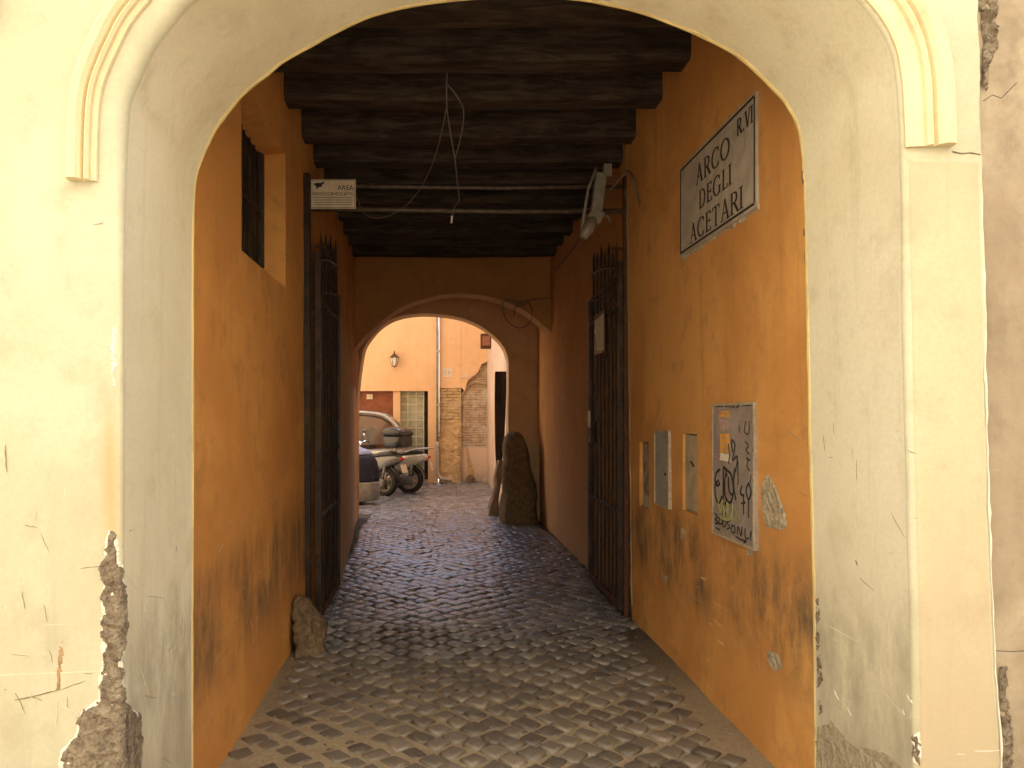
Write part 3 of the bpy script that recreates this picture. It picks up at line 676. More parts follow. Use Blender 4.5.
# ------------------------------------------------------------------ INNER ARCHES
ia = thing('inner_arch_wall', 'shadowed brown double arch at the far end of the alley opening on the courtyard', 'arch', (.2,11.3,0))
def arch_wall(pts, Y0, Y1, xa, xb_, zt, mat, rimmat, name):
    pts = catmull(pts, 4); n = len(pts)
    top = [];
    for i in range(n):
        f = i/(n-1); top.append((xa+(xb_-xa)*f, zt))
    fr = [[Vector((p[0]+(q[0]-p[0])*t, Y0+.008*nz(p[0]+(q[0]-p[0])*t, t, 3, 3), p[1]+(q[1]-p[1])*t)) for p, q in zip(pts, top)] for t in (0,.1,.3,.6,1)]
    MB().loft(fr, close=False).build(name, mat, ia, smooth=True)
    bk = [[Vector((p[0]+(q[0]-p[0])*t, Y1, p[1]+(q[1]-p[1])*t)) for p, q in zip(pts, top)] for t in (0,1)]
    MB().loft(bk, close=False).build(name, mat, ia)
    MB().loft([[Vector((p[0], Y0+(Y1-Y0)*t+.0, p[1]+.01*nz(p[0], t, 0, 3))) for p in pts] for t in (0,.25,.5,.75,1)], close=False).build('soffit', rimmat, ia, smooth=True)
W = lambda px, Y: [((x-CX)/F*Y, EYE+(CY-y)/F*Y) for x, y in px]
near = W([(352,352), (356,347), (365,336), (384,319), (408,304), (435,296), (458.5,293.5), (482,295), (509,303), (529.6,314), (550,331), (562,342)], 10.4)
arch_wall(near, 10.4, 10.8, -1.2, 1.68, 4.0, M['pier'], M['brownplaster'], 'lintel')
far = W([(357,420), (359,385), (363,356), (367,344), (380.6,327.4), (397.5,318), (418,314.5), (438,315), (458.5,318), (475,324), (489,332.5), (501,344), (506.5,354.5), (508.5,368), (508,420)], 12.0)
far = [(far[0][0], -.03), (far[0][0], .8)]+far+[(far[-1][0]-.005, .8), (far[-1][0]+.01, -.03)]
def far_wall():
    pts = catmull(far, 4); n = len(pts); top = []
    for p in pts:
        if p[1] < 2.5: top.append((-1.3 if p[0] < 0 else 1.66, p[1]))
        else:
            a_ = math.atan2(p[1]-2.5, (p[0]+.03)/1.1); t = min(1.7/abs(math.cos(a_)+1e-6), 1.5/max(1e-6, math.sin(a_))); top.append((max(-1.3, min(1.66, -.03+t*math.cos(a_)*1.1)), 2.5+t*math.sin(a_)))
    k1 = min(range(n), key=lambda i: (top[i][0]+1.3)**2+(top[i][1]-4)**2); k2 = min(range(n), key=lambda i: (top[i][0]-1.66)**2+(top[i][1]-4)**2)
    top[k1] = (-1.3, 4.3); top[k2] = (1.66, 4.3)
    for Y, nm in ((11.9, 'far_arch_face'), (12.3, 'far_arch_back')):
        MB().loft([[Vector((p[0]+(q[0]-p[0])*t, Y+.01*nz(p[0], p[1], t, 2), p[1]+(q[1]-p[1])*t)) for p, q in zip(pts, top)] for t in (0,.15,.5,1)], close=False).build(nm, M['brownplaster'] if nm == 'far_arch_face' else M['court'], ia, smooth=True)
    MB().loft([[Vector((p[0]+.012*nz(p[1], t, 3, 2.5), 11.9+.4*t, p[1])) for p in pts] for t in (0,.3,.6,1)], close=False).build('soffit', M['brownplaster'], ia, smooth=True)
far_wall()
MB().box(-1.3, 1.66, 10.7, 12.3, 3.55, 3.7).build('vault_crown', M['pier'], ia)
# curled cable on the soffit
def cable(name, pts, r, mat, label, n=6):
    p = catmull([tuple(q) for q in pts], 6); c0 = Vector(pts[0])
    return tag(MB().tube(p, r, n).build(name, mat, off=tuple(c0), smooth=True), label, 'cable')
cable('cable', [P(552,298,10.3), P(530,300,10.35), P(524,306,10.38), P(518,302,10.37), P(505,300,10.37), P(503,310,10.6), P(508,322,10.8), P(520,328,10.8), P(530,322,10.6), P(532,310,10.38), P(526,300,10.37), P(516,307,10.37), P(514,315,10.5)], .007, M['cable'], 'brown cable curling in loops below the inner arch at its right haunch')

# ------------------------------------------------------------------ SIGNS
def poly_letter(mb, strokes, x, z, h, fn, d=.0025, w=1.0):
    for st in strokes:
        pts = st[0]; w0 = st[1]*h; w1 = (st[2] if len(st) > 2 else st[1])*h; n = len(pts)
        L_ = []; R_ = []
        for i in range(n):
            p = Vector(pts[i]); a_ = Vector(pts[max(i-1, 0)]); b_ = Vector(pts[min(i+1, n-1)]); t_ = (b_-a_).normalized(); nn = Vector((-t_.y, t_.x))
            ww = (w0+(w1-w0)*i/(n-1))/2
            if len(st) > 3: ww = (st[3][i])*h/2
            q = Vector((x+p.x*h*w, z+p.y*h)); L_.append(q+nn*ww); R_.append(q-nn*ww)
        fr = [fn(q.x, q.y, d) for q in L_]+[fn(q.x, q.y, d) for q in R_]
        bk = [fn(q.x, q.y, -.001) for q in L_]+[fn(q.x, q.y, -.001) for q in R_]
        fs = []
        for i in range(n-1): fs += [(i, i+1, n+i+1, n+i), (i, 2*n+i, 2*n+i+1, i+1), (n+i, n+i+1, 3*n+i+1, 3*n+i)]
        fs += [(0, n, 3*n, 2*n), (n-1, 3*n-1, 4*n-1, 2*n-1)]
        mb.add(fr+bk, fs)
TK, TN, SF = .15, .055, .04
def arc(cx, cy, rx, ry, a0, a1, n=16): return [(cx+rx*math.cos(math.radians(a0+(a1-a0)*i/n)), cy+ry*math.sin(math.radians(a0+(a1-a0)*i/n))) for i in range(n+1)]
def warc(a0, a1, n=16, t=TK, m=TN): return [m+(t-m)*abs(math.cos(math.radians(a0+(a1-a0)*i/n)))**1.3 for i in range(n+1)]
def serif(x, y, w=.14): return ([(x-w, y), (x+w, y)], SF)
GL = {
 'I': ([([(.1,0),(.1,1)], TK), serif(.1,.02), serif(.1,.98)], .2),
 'A': ([([(.1,0),(.38,1)], TN), ([(.36,1),(.68,0)], TK), ([(.2,.34),(.56,.34)], TN), serif(.08,.02,.1), serif(.68,.02,.13)], .76),
 'R': ([([(.14,0),(.14,1)], TK), serif(.14,.02), ([(.1,.97),(.34,.97)], TN), (arc(.34,.735,.22,.235,90,-90), TK, TK, warc(90,-90)), ([(.14,.5),(.34,.5)], TN), ([(.34,.5),(.68,0)], TK), serif(.68,.02,.08)], .72),
 'C': ([(arc(.42,.5,.38,.48,48,312,24), TK, TK, warc(48,312,24)), ([(.68,.72),(.68,.95)], TN), ([(.68,.05),(.68,.25)], TN)], .76),
 'O': ([(arc(.44,.5,.38,.48,0,360,32), TK, TK, warc(0,360,32))], .88),
 'D': ([([(.14,0),(.14,1)], TK), serif(.14,.02,.12), ([(.1,.97),(.36,.97)], TN), (arc(.34,.5,.36,.475,90,-90), TK, TK, warc(90,-90)), ([(.1,.03),(.36,.03)], TN)], .8),
 'E': ([([(.14,0),(.14,1)], TK), ([(.04,.97),(.54,.97)], TN), ([(.14,.52),(.46,.52)], TN), ([(.04,.03),(.56,.03)], TN), ([(.53,.82),(.53,.99)], TN), ([(.55,.01),(.55,.2)], TN), ([(.46,.44),(.46,.6)], TN)], .62),
 'G': ([(arc(.42,.5,.38,.48,48,318,24), TK, TK, warc(48,318,24)), ([(.68,.72),(.68,.95)], TN), ([(.70,.06),(.70,.42)], TK), serif(.70,.42,.12)], .84),
 'L': ([([(.14,0),(.14,1)], TK), serif(.14,.98,.12), ([(.02,.03),(.54,.03)], TN), ([(.53,.01),(.53,.22)], TN)], .58),
 'T': ([([(.34,0),(.34,1)], TK), serif(.34,.02), ([(.0,.97),(.68,.97)], TN), ([(.02,.8),(.02,.99)], TN), ([(.66,.8),(.66,.99)], TN)], .7),
 'V': ([([(.06,1),(.36,0)], TK), ([(.36,0),(.64,1)], TN), serif(.06,.98,.12), serif(.64,.98,.1)], .7),
 '.': ([([(.05,.05),(.16,.05)], .13)], .2),
}
def write(mb, txt, u0, u1, z, h, fn):
    tot = sum(GL[c][1] for c in txt)+.13*(len(txt)-1); w = (u1-u0)/(tot*h); u = u0
    for c in txt:
        poly_letter(mb, GL[c][0], u, z, h, fn, w=w); u += (GL[c][1]+.13)*h*w
KS = .978
def mr_fn(u, v, h): return Vector((1.478-h, u, v))     # plaque face: u is world Y measured negative
yA, yB, zA, zB = 4.868*KS, 3.693*KS, 1.6+1.007*KS, 1.6+1.571*KS
pl = thing('street_sign', 'marble street sign lettered ARCO DEGLI ACETARI high on the right wall', 'sign', (1.49,4.28,2.89))
MB().box(1.493, 1.53, yB, yA, zA, zB).build('slab', M['marble'], pl, bevel=.004)
patch([(yB-.015,zA-.02), (yA+.02,zA-.025), (yA+.02,zB+.012), (yB-.012,zB+.02)], lambda u, v, h: Vector((1.511-h, u, v)), .012, .003, step=.03, jit=.008).build('mortar_bed', M['mortar_light'], pl)
fn = lambda u, v, h: Vector((1.493-h, -u*KS, 1.6+(v-1.6)*KS)); i_ = .022
mb = MB()
for (ua, va, ub, vb) in ((-yA+i_, zA+i_, -yB-i_, zA+i_), (-yA+i_, zB-i_, -yB-i_, zB-i_)):
    mb.box(1.491, 1.4935, -ub, -ua, va-.006, va+.006)
for u in (-yA+i_, -yB-i_): mb.box(1.4912, 1.4936, -u-.006, -u+.006, zA+i_+.006, zB-i_-.006)
mb.build('border_line', M['groove'], pl)
mb = MB()
for args in (('ARCO', -4.55, -4.03, 2.968, .112), ('DEGLI', -4.50, -4.01, 2.812, .108), ('ACETARI', -4.66, -3.86, 2.648, .112), ('R.VI', -3.93, -3.735, 3.03, .085)):
    mb = MB(); write(mb, *args, fn); mb.build('lettering', M['groove'], pl)

def text_mesh(name, txt, size, mat, parent, M4, ext=.0008):
    cu = bpy.data.curves.new(name, 'FONT'); cu.body = txt; cu.size = size; cu.extrude = ext; cu.align_x = 'LEFT'
    ob = bpy.data.objects.new(name+'_tmp', cu); C.objects.link(ob); dg = bpy.context.evaluated_depsgraph_get(); dg.update()
    me = bpy.data.meshes.new_from_object(ob.evaluated_get(dg)); me.transform(M4); bpy.data.objects.remove(ob)
    me.materials.clear(); me.materials.append(mat); o = bpy.data.objects.new(name, me); C.objects.link(o); o.parent = parent
    return o
# surveillance sign
a0 = P(310,179.5,6.0); a1 = P(356,209,6.0)
sg = thing('surveillance_sign', 'small pale AREA VIDEOSORVEGLIATA sign hung on the overhead rail beside the left gate post', 'sign', tuple((a0+a1)/2))
cx_, cz_ = (a0.x+a1.x)/2, (a0.z+a1.z)/2; hw = (a1.x-a0.x)/2; hh = (a0.z-a1.z)/2
MB().box(a0.x, a1.x, 5.99, 6.0, a1.z, a0.z).build('plate', M['signplate'], sg, bevel=.006)
mb = MB()
e = .008
for zz in (cz_-hh+e, cz_+hh-e): mb.box(cx_-hw+e, cx_+hw-e, 5.9885, 5.9902, zz-.0015, zz+.0015)
for xx in (cx_-hw+e, cx_+hw-e): mb.box(xx-.0015, xx+.0015, 5.9884, 5.9903, cz_-hh+e+.002, cz_+hh-e-.002)
for k in range(4): mb.box(cx_-hw*.82, cx_+hw*.82, 5.9886, 5.9902, cz_-hh*(.25+.16*k)-.0022, cz_-hh*(.25+.16*k)+.0012)
mb.build('small_print', M['ink_soft'], sg)
R = Matrix.Rotation(PI/2, 4, 'X')
def tx(u, v): return Matrix.Translation((u, -.0125, v)) @ R
text_mesh('lettering', 'AREA', .052, M['ink'], sg, tx(.035, .030))
text_mesh('lettering', 'VIDEOSORVEGLIATA', .0345, m_simple('faded dark red ink', (.12,.03,.02), .7), sg, tx(-hw*.90, -.012))
mb = MB(); mb.box(cx_-.135, cx_-.085, 5.9884, 5.99, cz_+.055, cz_+.085); mb.box(cx_-.15, cx_-.13, 5.9885, 5.99, cz_+.07, cz_+.08); mb.box(cx_-.085, cx_-.07, 5.9885, 5.99, cz_+.074, cz_+.094); mb.bar((cx_-.11,5.9887,cz_+.056), (cx_-.13,5.9887,cz_+.038), .008)
mb.build('camera_symbol', M['ink'], sg)

# ------------------------------------------------------------------ UTILITY PANELS
xw = xr(1.3)-.006
def RX(x): return 1.520*F/(x-CX)
bp = thing('notice_board', 'tall grey metal board covered with graffiti tags and torn orange stickers on the right wall', 'board', (xw,4.0,1.3))
ya, yb_ = 3.675, 4.24; zt, zb = 1.673, .96
xb0 = xw; xw = xw+.014
MB().box(xw-.022, xw+.01, ya, yb_, zb, zt).build('panel', M['board'], bp, bevel=.002)
mb = MB(); fx = xw-.026
for (y0_, y1_, z0_, z1_) in ((ya, yb_, zt-.014, zt), (ya, yb_, zb, zb+.014), (ya, ya+.014, zb+.014, zt-.014), (yb_-.014, yb_, zb+.014, zt-.014)): mb.box(fx, xw-.0215, y0_, y1_, z0_, z1_)
mb.build('frame', M['mortar_light'], bp)
for zz in (1.50, 1.13): MB().box(xw-.02, xw+.008, yb_+.001, yb_+.035, zz-.03, zz+.03).build('hinge', M['fixture'], bp, bevel=.003)
bfn = lambda u, v, h: Vector((xw-.0225-h, yb_-u, zb+v))   # u 0..0.57 left->right, v 0..0.72
def quadpatch(u0, u1, v0, v1, mat, name, hh=.001):
    patch([(u0,v0), (u1,v0), (u1,v1), (u0,v1)], bfn, hh, .0003, step=.02, jit=.006, seed=u0*9).build(name, mat, bp)
def bx_(x): return yb_-RX(x)
quadpatch(.10, .25, .63, .675, M['paper_orange'], 'sticker'); quadpatch(.10, .25, .565, .625, M['paper_pink'], 'sticker'); quadpatch(.11, .26, .45, .555, M['paper_orange'], 'sticker'); quadpatch(.11, .27, .405, .45, M['paper'], 'sticker')
mb = MB()
for z_ in (.66,.64,.60,.58,.53,.50,.47): mb.box(xw-.0252, xw-.0236, yb_-.235, yb_-.13, zb+z_-.003, zb+z_+.003)
mb.build('sticker_print', M['paper_pink'], bp)
def scrib(strokes, mat, name, r):
    mb = MB()
    for st in strokes:
        p = catmull(st, 5); rr_ = [bfn(u, v, .0012) for u, v in p]; mb = MB().tube(rr_, r, 5)
        for i, v in enumerate(mb.v): mb.v[i] = (xw-.0225-.0022+(v[0]-(xw-.0237))*.25, v[1], v[2])
        mb.build(name, mat, bp)
# big tag, marker tags
scrib([[(.12,.36),(.07,.34),(.05,.29),(.09,.27),(.12,.29)], [(.10,.30),(.05,.27),(.06,.20),(.11,.18),(.15,.22)], [(.17,.20),(.17,.36),(.20,.37),(.22,.33)], [(.22,.37),(.19,.30),(.20,.22),(.27,.20),(.31,.27),(.28,.34),(.23,.36)], [(.24,.33),(.25,.26),(.29,.24)], [(.33,.38),(.31,.30),(.34,.22)], [(.20,.20),(.20,.13)], [(.17,.19),(.165,.12)]], M['ink'], 'spray_tag', .0075)
scrib([[(.30,.46),(.28,.52),(.33,.50),(.30,.42),(.36,.44),(.34,.36)], [(.24,.50),(.26,.44),(.24,.40)], [(.37,.42),(.37,.30)]], M['ink_soft'], 'spray_tag', .007)
scrib([[(.42,.30),(.40,.26),(.44,.25)], [(.44,.26),(.44,.16)], [(.41,.21),(.46,.22)], [(.50,.32),(.47,.28),(.50,.24),(.53,.28),(.50,.32)], [(.50,.24),(.50,.15)]], M['ink'], 'marker_tag', .006)
scrib([[(.47,.62),(.45,.57),(.50,.56),(.51,.62)], [(.46,.52),(.50,.50),(.47,.48),(.51,.46)], [(.47,.44),(.52,.43)], [(.50,.44),(.48,.40),(.52,.38)], [(.53,.36),(.52,.32)], [(.38,.60),(.39,.56)]], M['ink'], 'marker_tag', .0035)
scrib([[(.10,.20),(.12,.13),(.16,.20),(.18,.12),(.22,.19)], [(.24,.20),(.23,.13),(.28,.13),(.30,.19)], [(.12,.11),(.20,.10),(.30,.12)], [(.33,.18),(.38,.11)]], M['ink_green'], 'spray_tag', .008)
scrib([[(.04,.115),(.09,.10),(.05,.085),(.10,.07),(.05,.06)], [(.12,.11),(.11,.07),(.16,.08),(.13,.11)], [(.17,.105),(.17,.06),(.21,.08),(.17,.105)], [(.26,.10),(.22,.09),(.26,.07),(.22,.055)], [(.29,.085),(.28,.055),(.32,.05),(.33,.08),(.29,.085)], [(.36,.05),(.37,.09),(.41,.05),(.42,.095)], [(.46,.095),(.46,.05),(.50,.05)], [(.53,.09),(.52,.045)], [(.06,.04),(.12,.035)], [(.34,.035),(.42,.03),(.48,.035),(.44,.02)]], M['ink'], 'marker_tag', .0045)
scrib([[(.06,.697),(.17,.697)], [(.43,.697),(.53,.697)], [(.22,.706),(.22,.688)], [(.20,.697),(.22,.697)], [(.25,.706),(.25,.688)], [(.25,.697),(.27,.697)], [(.27,.706),(.27,.688)], [(.32,.706),(.30,.706),(.30,.689),(.32,.689)], [(.30,.697),(.32,.697)], [(.38,.706),(.35,.702),(.38,.695),(.35,.689)]], M['ink'], 'marker_tag', .0028)
xw = xb0+.008
# grey hatch
hp = thing('meter_hatch', 'flat blue grey steel meter hatch with keyhole between the two wall niches', 'hatch', (xw,5.2,1.26))
MB().box(xw-.014, xw+.012, 5.052, 5.36, 1.01, 1.497).build('door', M['panel'], hp, bevel=.002)
mb = MB()
for (y0_, y1_, z0_, z1_) in ((5.04,5.372,1.497,1.512), (5.04,5.372,.995,1.01), (5.04,5.052,1.01,1.497), (5.36,5.372,1.01,1.497)): mb.box(xw-.020, xw+.012, y0_, y1_, z0_, z1_)
mb.build('frame', M['mortar_light'], hp)
MB().tube([(xw-.020,5.12,1.22), (xw-.013,5.12,1.22)], .012, 10).build('lock', M['iron'], hp)
xw = xb0
n1 = thing('meter_box', 'pale grey meter box door set in the niche nearest the graffiti board', 'meter box', (xw+.03,4.63,1.25))
MB().box(xw+.016, xw+.045, 4.53, 4.77, 1.035, 1.49).build('door', m_simple('dull beige paint', (.46,.37,.24), .6, 0, .2, 10), n1, bevel=.003)
MB().bar((xw+.014,4.66,1.33), (xw+.014,4.61,1.305), .010).build('latch', M['ink'], n1)
n2 = thing('meter_box', 'small rusty grey meter box in the niche beside the right iron gate', 'meter box', (xw+.03,5.66,1.18))
MB().box(xw+.018, xw+.045, 5.57, 5.77, 1.04, 1.41).build('door', m_simple('mottled grey paint', (.33,.28,.22), .6, 0, .5, 12), n2, bevel=.003)
MB().box(xw+.012, xw+.045, 5.57, 5.72, .935, 1.03).build('shelf_block', M['mortar_light'], n2, bevel=.003)

# ------------------------------------------------------------------ GATES
def make_gate(name, label, xc, yh, sgn, length, papers):
    g = thing(name, label, 'gate', (xc, yh, 0), 'iron gate leaves folded back against the passage walls')
    def A(d, z): return Vector((xc+.012*sgn*math.sin(d*2), yh+d, z))
    L_ = length
    mb = MB(); mb.bar(A(.0,.05), A(.0,2.86), .045, .035); mb.build('stile', M['iron'], g)
    mb = MB(); mb.bar(A(L_,.05), A(L_,2.72), .045, .035); mb.build('stile', M['iron'], g)
    for z, h in ((.07,.05), (.835,.035), (2.50,.035), (2.735,.03)):
        mb = MB(); mb.bar(A(.02,z), A(L_-.02,z), .012 if z > .1 else .03, h); mb.build('rail', M['iron'] if z > .1 else M['rust'], g)
    # arched top rail rising towards the free end
    pts = [A(d, 2.80+.17*math.sin(min(1, d/L_)*PI/2)) for d in [.0+L_*k/10 for k in range(11)]]
    mb = MB(); mb.tube(pts, .014, 6); mb.build('top_rail', M['iron'], g)
    n = 8
    for k in range(1, n):
        d = L_*k/n; zt_ = 2.86+.2*math.sin(d/L_*PI/2)+(.05 if k % 2 else 0)
        mb = MB(); mb.tube([A(d,.08), A(d,zt_), A(d,zt_+.10)], [.0125,.0125,.001], 6); mb.build('bar', M['iron'], g)
        if k < n-0:
            pass
    mb = MB()
    for k in range(1, n):
        for z in (2.50, .835): p = A(L_*k/n, z); MB().sphere((p.x-sgn*.018, p.y, p.z), .009, n=6, m=4).build('rivet', M['iron_shiny'], g)
    # lock case
    p = A(L_-.05, 1.5); MB().box(p.x-.03, p.x+.03, p.y-.09, p.y+.06, 1.36, 1.56).build('lock_case', M['iron'], g, bevel=.004)
    # curved brace in the upper panel
    mb = MB(); mb.tube([A(d, 2.50+.22*(d/L_)**.6) for d in [L_*k/8 for k in range(9)]], .010, 6); mb.build('brace', M['iron'], g)
    return g
gr = make_gate('iron_gate', 'dark iron bar gate folded against the right wall with a paper notice tied to it', 1.472, 6.20, 1, 1.27, True)
gl = make_gate('iron_gate', 'dark iron bar gate folded against the left wall behind the low boulder', -.915, 5.88, -1, 1.22, False)
# left gate is closed by a dark mesh sheet
MB().box(-.932, -.926, 6.15, 7.08, .1, 2.9).build('mesh_sheet', m_simple('black sheet metal', (.018,.014,.012), .6, .2), gl)
fnp = lambda u, v, h: Vector((1.448-h, u, v))
nt = thing('paper_notice', 'faded paper notice in a dark frame hanging on the right gate', 'notice', (1.445,6.95,2.2))
ya_, yb2 = 1.455*F/(605-CX), 1.455*F/(595-CX)
MB().box(1.447, 1.455, ya_, yb2, EYE+63/F*6.95, EYE+104/F*6.95).build('backing', M['iron'], nt)
patch([(ya_+.02, EYE+65/F*6.95), (yb2-.1, EYE+67/F*6.95), (yb2-.06, EYE+82/F*6.95), (yb2-.02, EYE+86/F*6.95), (yb2-.03,EYE+98/F*6.95), (ya_+.02, EYE+101/F*6.95)], lambda u, v, h: Vector((1.446-h, u, v)), .002, .001, step=.03, jit=.006).build('paper', M['paper'], nt)
nt2 = tag(MB().box(1.448, 1.452, 7.34, 7.45, 1.50, 1.66).build('gate_label', M['paper'], off=(1.45,7.4,1.58)), 'small white label stuck on the lock of the right gate', 'label')
# posts and overhead rails
gf = thing('gateway', 'old iron gate posts on both walls joined by two rusty rails under the ceiling', 'gateway', (.25,6.05,0))
mb = MB(); mb.bar((-1.0,5.90,0), (-1.005,5.90,3.46), .05, .07); mb.build('post', M['iron'], gf)
mb = MB(); mb.bar((1.50,6.16,0), (1.497,6.16,3.52), .03, .05); mb.build('post', M['rust'], gf)
mb = MB(); mb.tube([P(625,211,6.12), P(500,211.5,6.08), P(400,210,6.05), P(311,209,6.02)], .020, 8); mb.build('rail', M['rail'], gf, smooth=True)
mb = MB(); mb.tube([P(622,186.5,6.12), P(500,188,6.08), P(400,187,6.05), P(330,186,6.02)], .016, 8); mb.build('rail', M['rail'], gf, smooth=True)
MB().bar(P(612,248,6.3), P(626,249,6.15), .04, .025).build('hinge_pin', M['rust'], gf)
MB().bar(P(313,246,5.95), P(325,247,6.1), .03, .02).build('hinge_pin', M['rust'], gf)
MB().box(-1.0, -.93, 5.93, 5.97, 2.3, 2.42).build('hinge_pin', M['rust'], gf)
# plaster line along the right post
mb = MB(); mb.tube([Vector((xr(z)-.004+.003*nz(z,0,0,5), 6.10+.006*nz(z,1,0,9), z)) for z in [.1+.1*k for k in range(34)]], [.002+.007*abs(nz(k,0,0,.31)) for k in range(34)], 5); mb.build('plaster_seam', M['mortar_light'], rw)

# ------------------------------------------------------------------ LAMP FITTING and CABLES
lf = thing('lamp_fitting', 'old grey lamp fitting tied at an angle to the overhead rails by the right wall', 'lamp', tuple(P(598,200,6.05)))
MB().bar(P(601,174,6.02), P(596,213,5.98), .085, .07, (0,1,0)).build('housing', M['fixture'], lf, bevel=.006)
MB().bar(P(598,212,5.98), P(592,222,5.95), .11, .09, (0,1,0)).build('socket', M['fixture'], lf, bevel=.01)
MB().tube([P(593,219,5.95), P(588,230,5.93), P(583,238,5.92)], [.045,.05,.03], 12).build('bulb_cover', M['glass_lamp'], lf, smooth=True)
MB().box(*sorted((P(603,0,6.1).x, P(611,0,6.1).x)), 6.06, 6.14, P(0,178,6.1).z, P(0,165,6.1).z).build('junction_box', M['fixture'], lf, bevel=.005)
MB().tube([P(596,168,6.02), P(594,174,6.0), P(588,190,5.98), P(584,215,5.97), P(582,232,5.95)], .012, 6).build('conduit', M['fixture'], lf, smooth=True)
cable('cable', [P(604,197,6.05), P(614,186,6.0), P(622,176,5.95), P(628,171,5.9), P(633,178,5.75), P(636,190,5.75), P(639,201,5.72), P(641,208,5.72)], .008, M['cable'], 'stiff brown cable arching from the lamp fitting over the right gate post')
cable('cable', [P(603,215,6.0), P(607,216,6.0), P(611,222,6.0)], .012, M['cable'], 'short grey cable stub hanging below the lamp fitting')
cable('cable', [P(580,238,6.6), P(572,250,7.3), P(562,262,8.2), P(556,270,9.0)], .008, M['cable_dark'], 'thin dark cable running down the right wall towards the inner arch')
cable('cable', [P(447,72,4.72), P(446.5,90,4.74), P(447,108,4.78), P(450,130,4.9), P(455,160,5.0), P(457,180,5.2), P(459,200,5.4), P(454,208,5.5), P(452,222,5.5)], .0045, M['cable'], 'long grey cable dangling straight down from a ceiling beam')
cable('cable', [P(447,105,4.78), P(441,135,5.0), P(432,165,5.3), P(418,192,5.6), P(400,210,5.8), P(380,218,5.9), P(365,214,5.95), P(357,198,6.0)], .004, M['cable'], 'grey cable swinging in a long loop from the ceiling to the small sign')
cable('cable', [P(447,84,4.73), P(456,95,4.75), P(463,108,4.78), P(463,125,4.85), P(459,145,4.95), P(455,158,5.02)], .004, M['cable'], 'short grey cable loop beside the dangling ceiling cable')
MB_ = MB().tube([P(452,216,5.5), P(451.5,223,5.5)], .007, 8).build('cable_end', M['paper'], off=(0,0,0)); tag(MB_, 'white taped end of the dangling ceiling cable', 'connector')

# ------------------------------------------------------------------ STONES
def rock(name, secs, mat, label, cat, amp=.03, seed=0, parent=None, n=28, m=26, sc=5):
    """secs: (z, cx, cy, rx, ry)"""
    s = catmull(secs, 8); mb = MB(); rg = []
    for z, cx, cy, rx, ry in s:
        r = []
        for k in range(n):
            a_ = 2*PI*k/n; c_, s_ = math.cos(a_), math.sin(a_); e_ = .8
            c2 = math.copysign(abs(c_)**e_, c_); s2 = math.copysign(abs(s_)**e_, s_)
            d = 1+amp/max(rx,.08)*(noise.noise(Vector((c_*1.2+seed, s_*1.2, z*sc)))*1.2+.5*noise.noise(Vector((c_*3+seed, s_*3, z*sc*3)))+.2*noise.noise(Vector((c_*8+seed, s_*8, z*sc*8))))
            r.append(Vector((cx+rx*c2*d, cy+ry*s2*d, z+.012*noise.noise(Vector((c_*2, s_*2, z*6+seed))))))
        rg.append(r)
    mb.loft(rg); c0 = (secs[0][1], secs[0][2], 0)
    ob = mb.build(name, mat, parent, smooth=True, off=c0 if parent is None else None)
    if label: tag(ob, label, cat)
    return ob
rock('guard_stone', [(-.03,-.875,5.30,.11,.15), (.07,-.88,5.30,.11,.15), (.16,-.895,5.31,.10,.14), (.25,-.925,5.33,.08,.11), (.32,-.945,5.35,.055,.08), (.355,-.955,5.36,.02,.03)], M['stone'], 'low knobbly boulder against the left wall at the foot of the gate post', 'stone', .04, 3, sc=9)
rock('guard_stone', [(-.03,1.215,11.62,.285,.26), (.3,1.215,11.64,.275,.24), (.6,1.21,11.67,.25,.22), (.9,1.19,11.70,.215,.19), (1.1,1.18,11.72,.185,.17), (1.25,1.17,11.74,.155,.14), (1.34,1.16,11.75,.10,.10), (1.38,1.16,11.76,.03,.03)], M['stone'], 'tall rounded guard stone standing in the right corner under the inner arch', 'stone', .04, 21, sc=3)
rock('kerb_stone', [(-.03,.905,12.42,.085,.12), (.12,.90,12.42,.095,.12), (.22,.90,12.42,.07,.11), (.42,.945,12.44,.06,.10), (.62,.965,12.45,.065,.10), (.80,.99,12.46,.06,.10), (.90,1.0,12.46,.045,.08)], M['stone_pink'], 'slim worn pinkish stone propped at the foot of the dark timber by the inner arch', 'stone', .018, 5)
ob = MB().loft([[Vector((cx-w_, 12.50+dy, z)), Vector((cx+w_, 12.49+dy, z)), Vector((cx+w_, 12.58+dy, z)), Vector((cx-w_, 12.60+dy, z))] for z, cx, w_, dy in ((.30,.955,.022,0), (.6,.975,.03,0), (.86,.99,.045,0), (1.05,1.0,.065,0), (1.3,1.005,.075,.005), (1.6,1.01,.085,0), (1.9,1.015,.09,0), (2.2,1.02,.092,.004), (2.33,1.02,.09,0), (2.34,1.02,.085,0))]).build('timber_post', M['oldwood'], off=(1,12.4,0)); tag(ob, 'dark weathered timber board standing upright just outside the inner arch', 'timber')

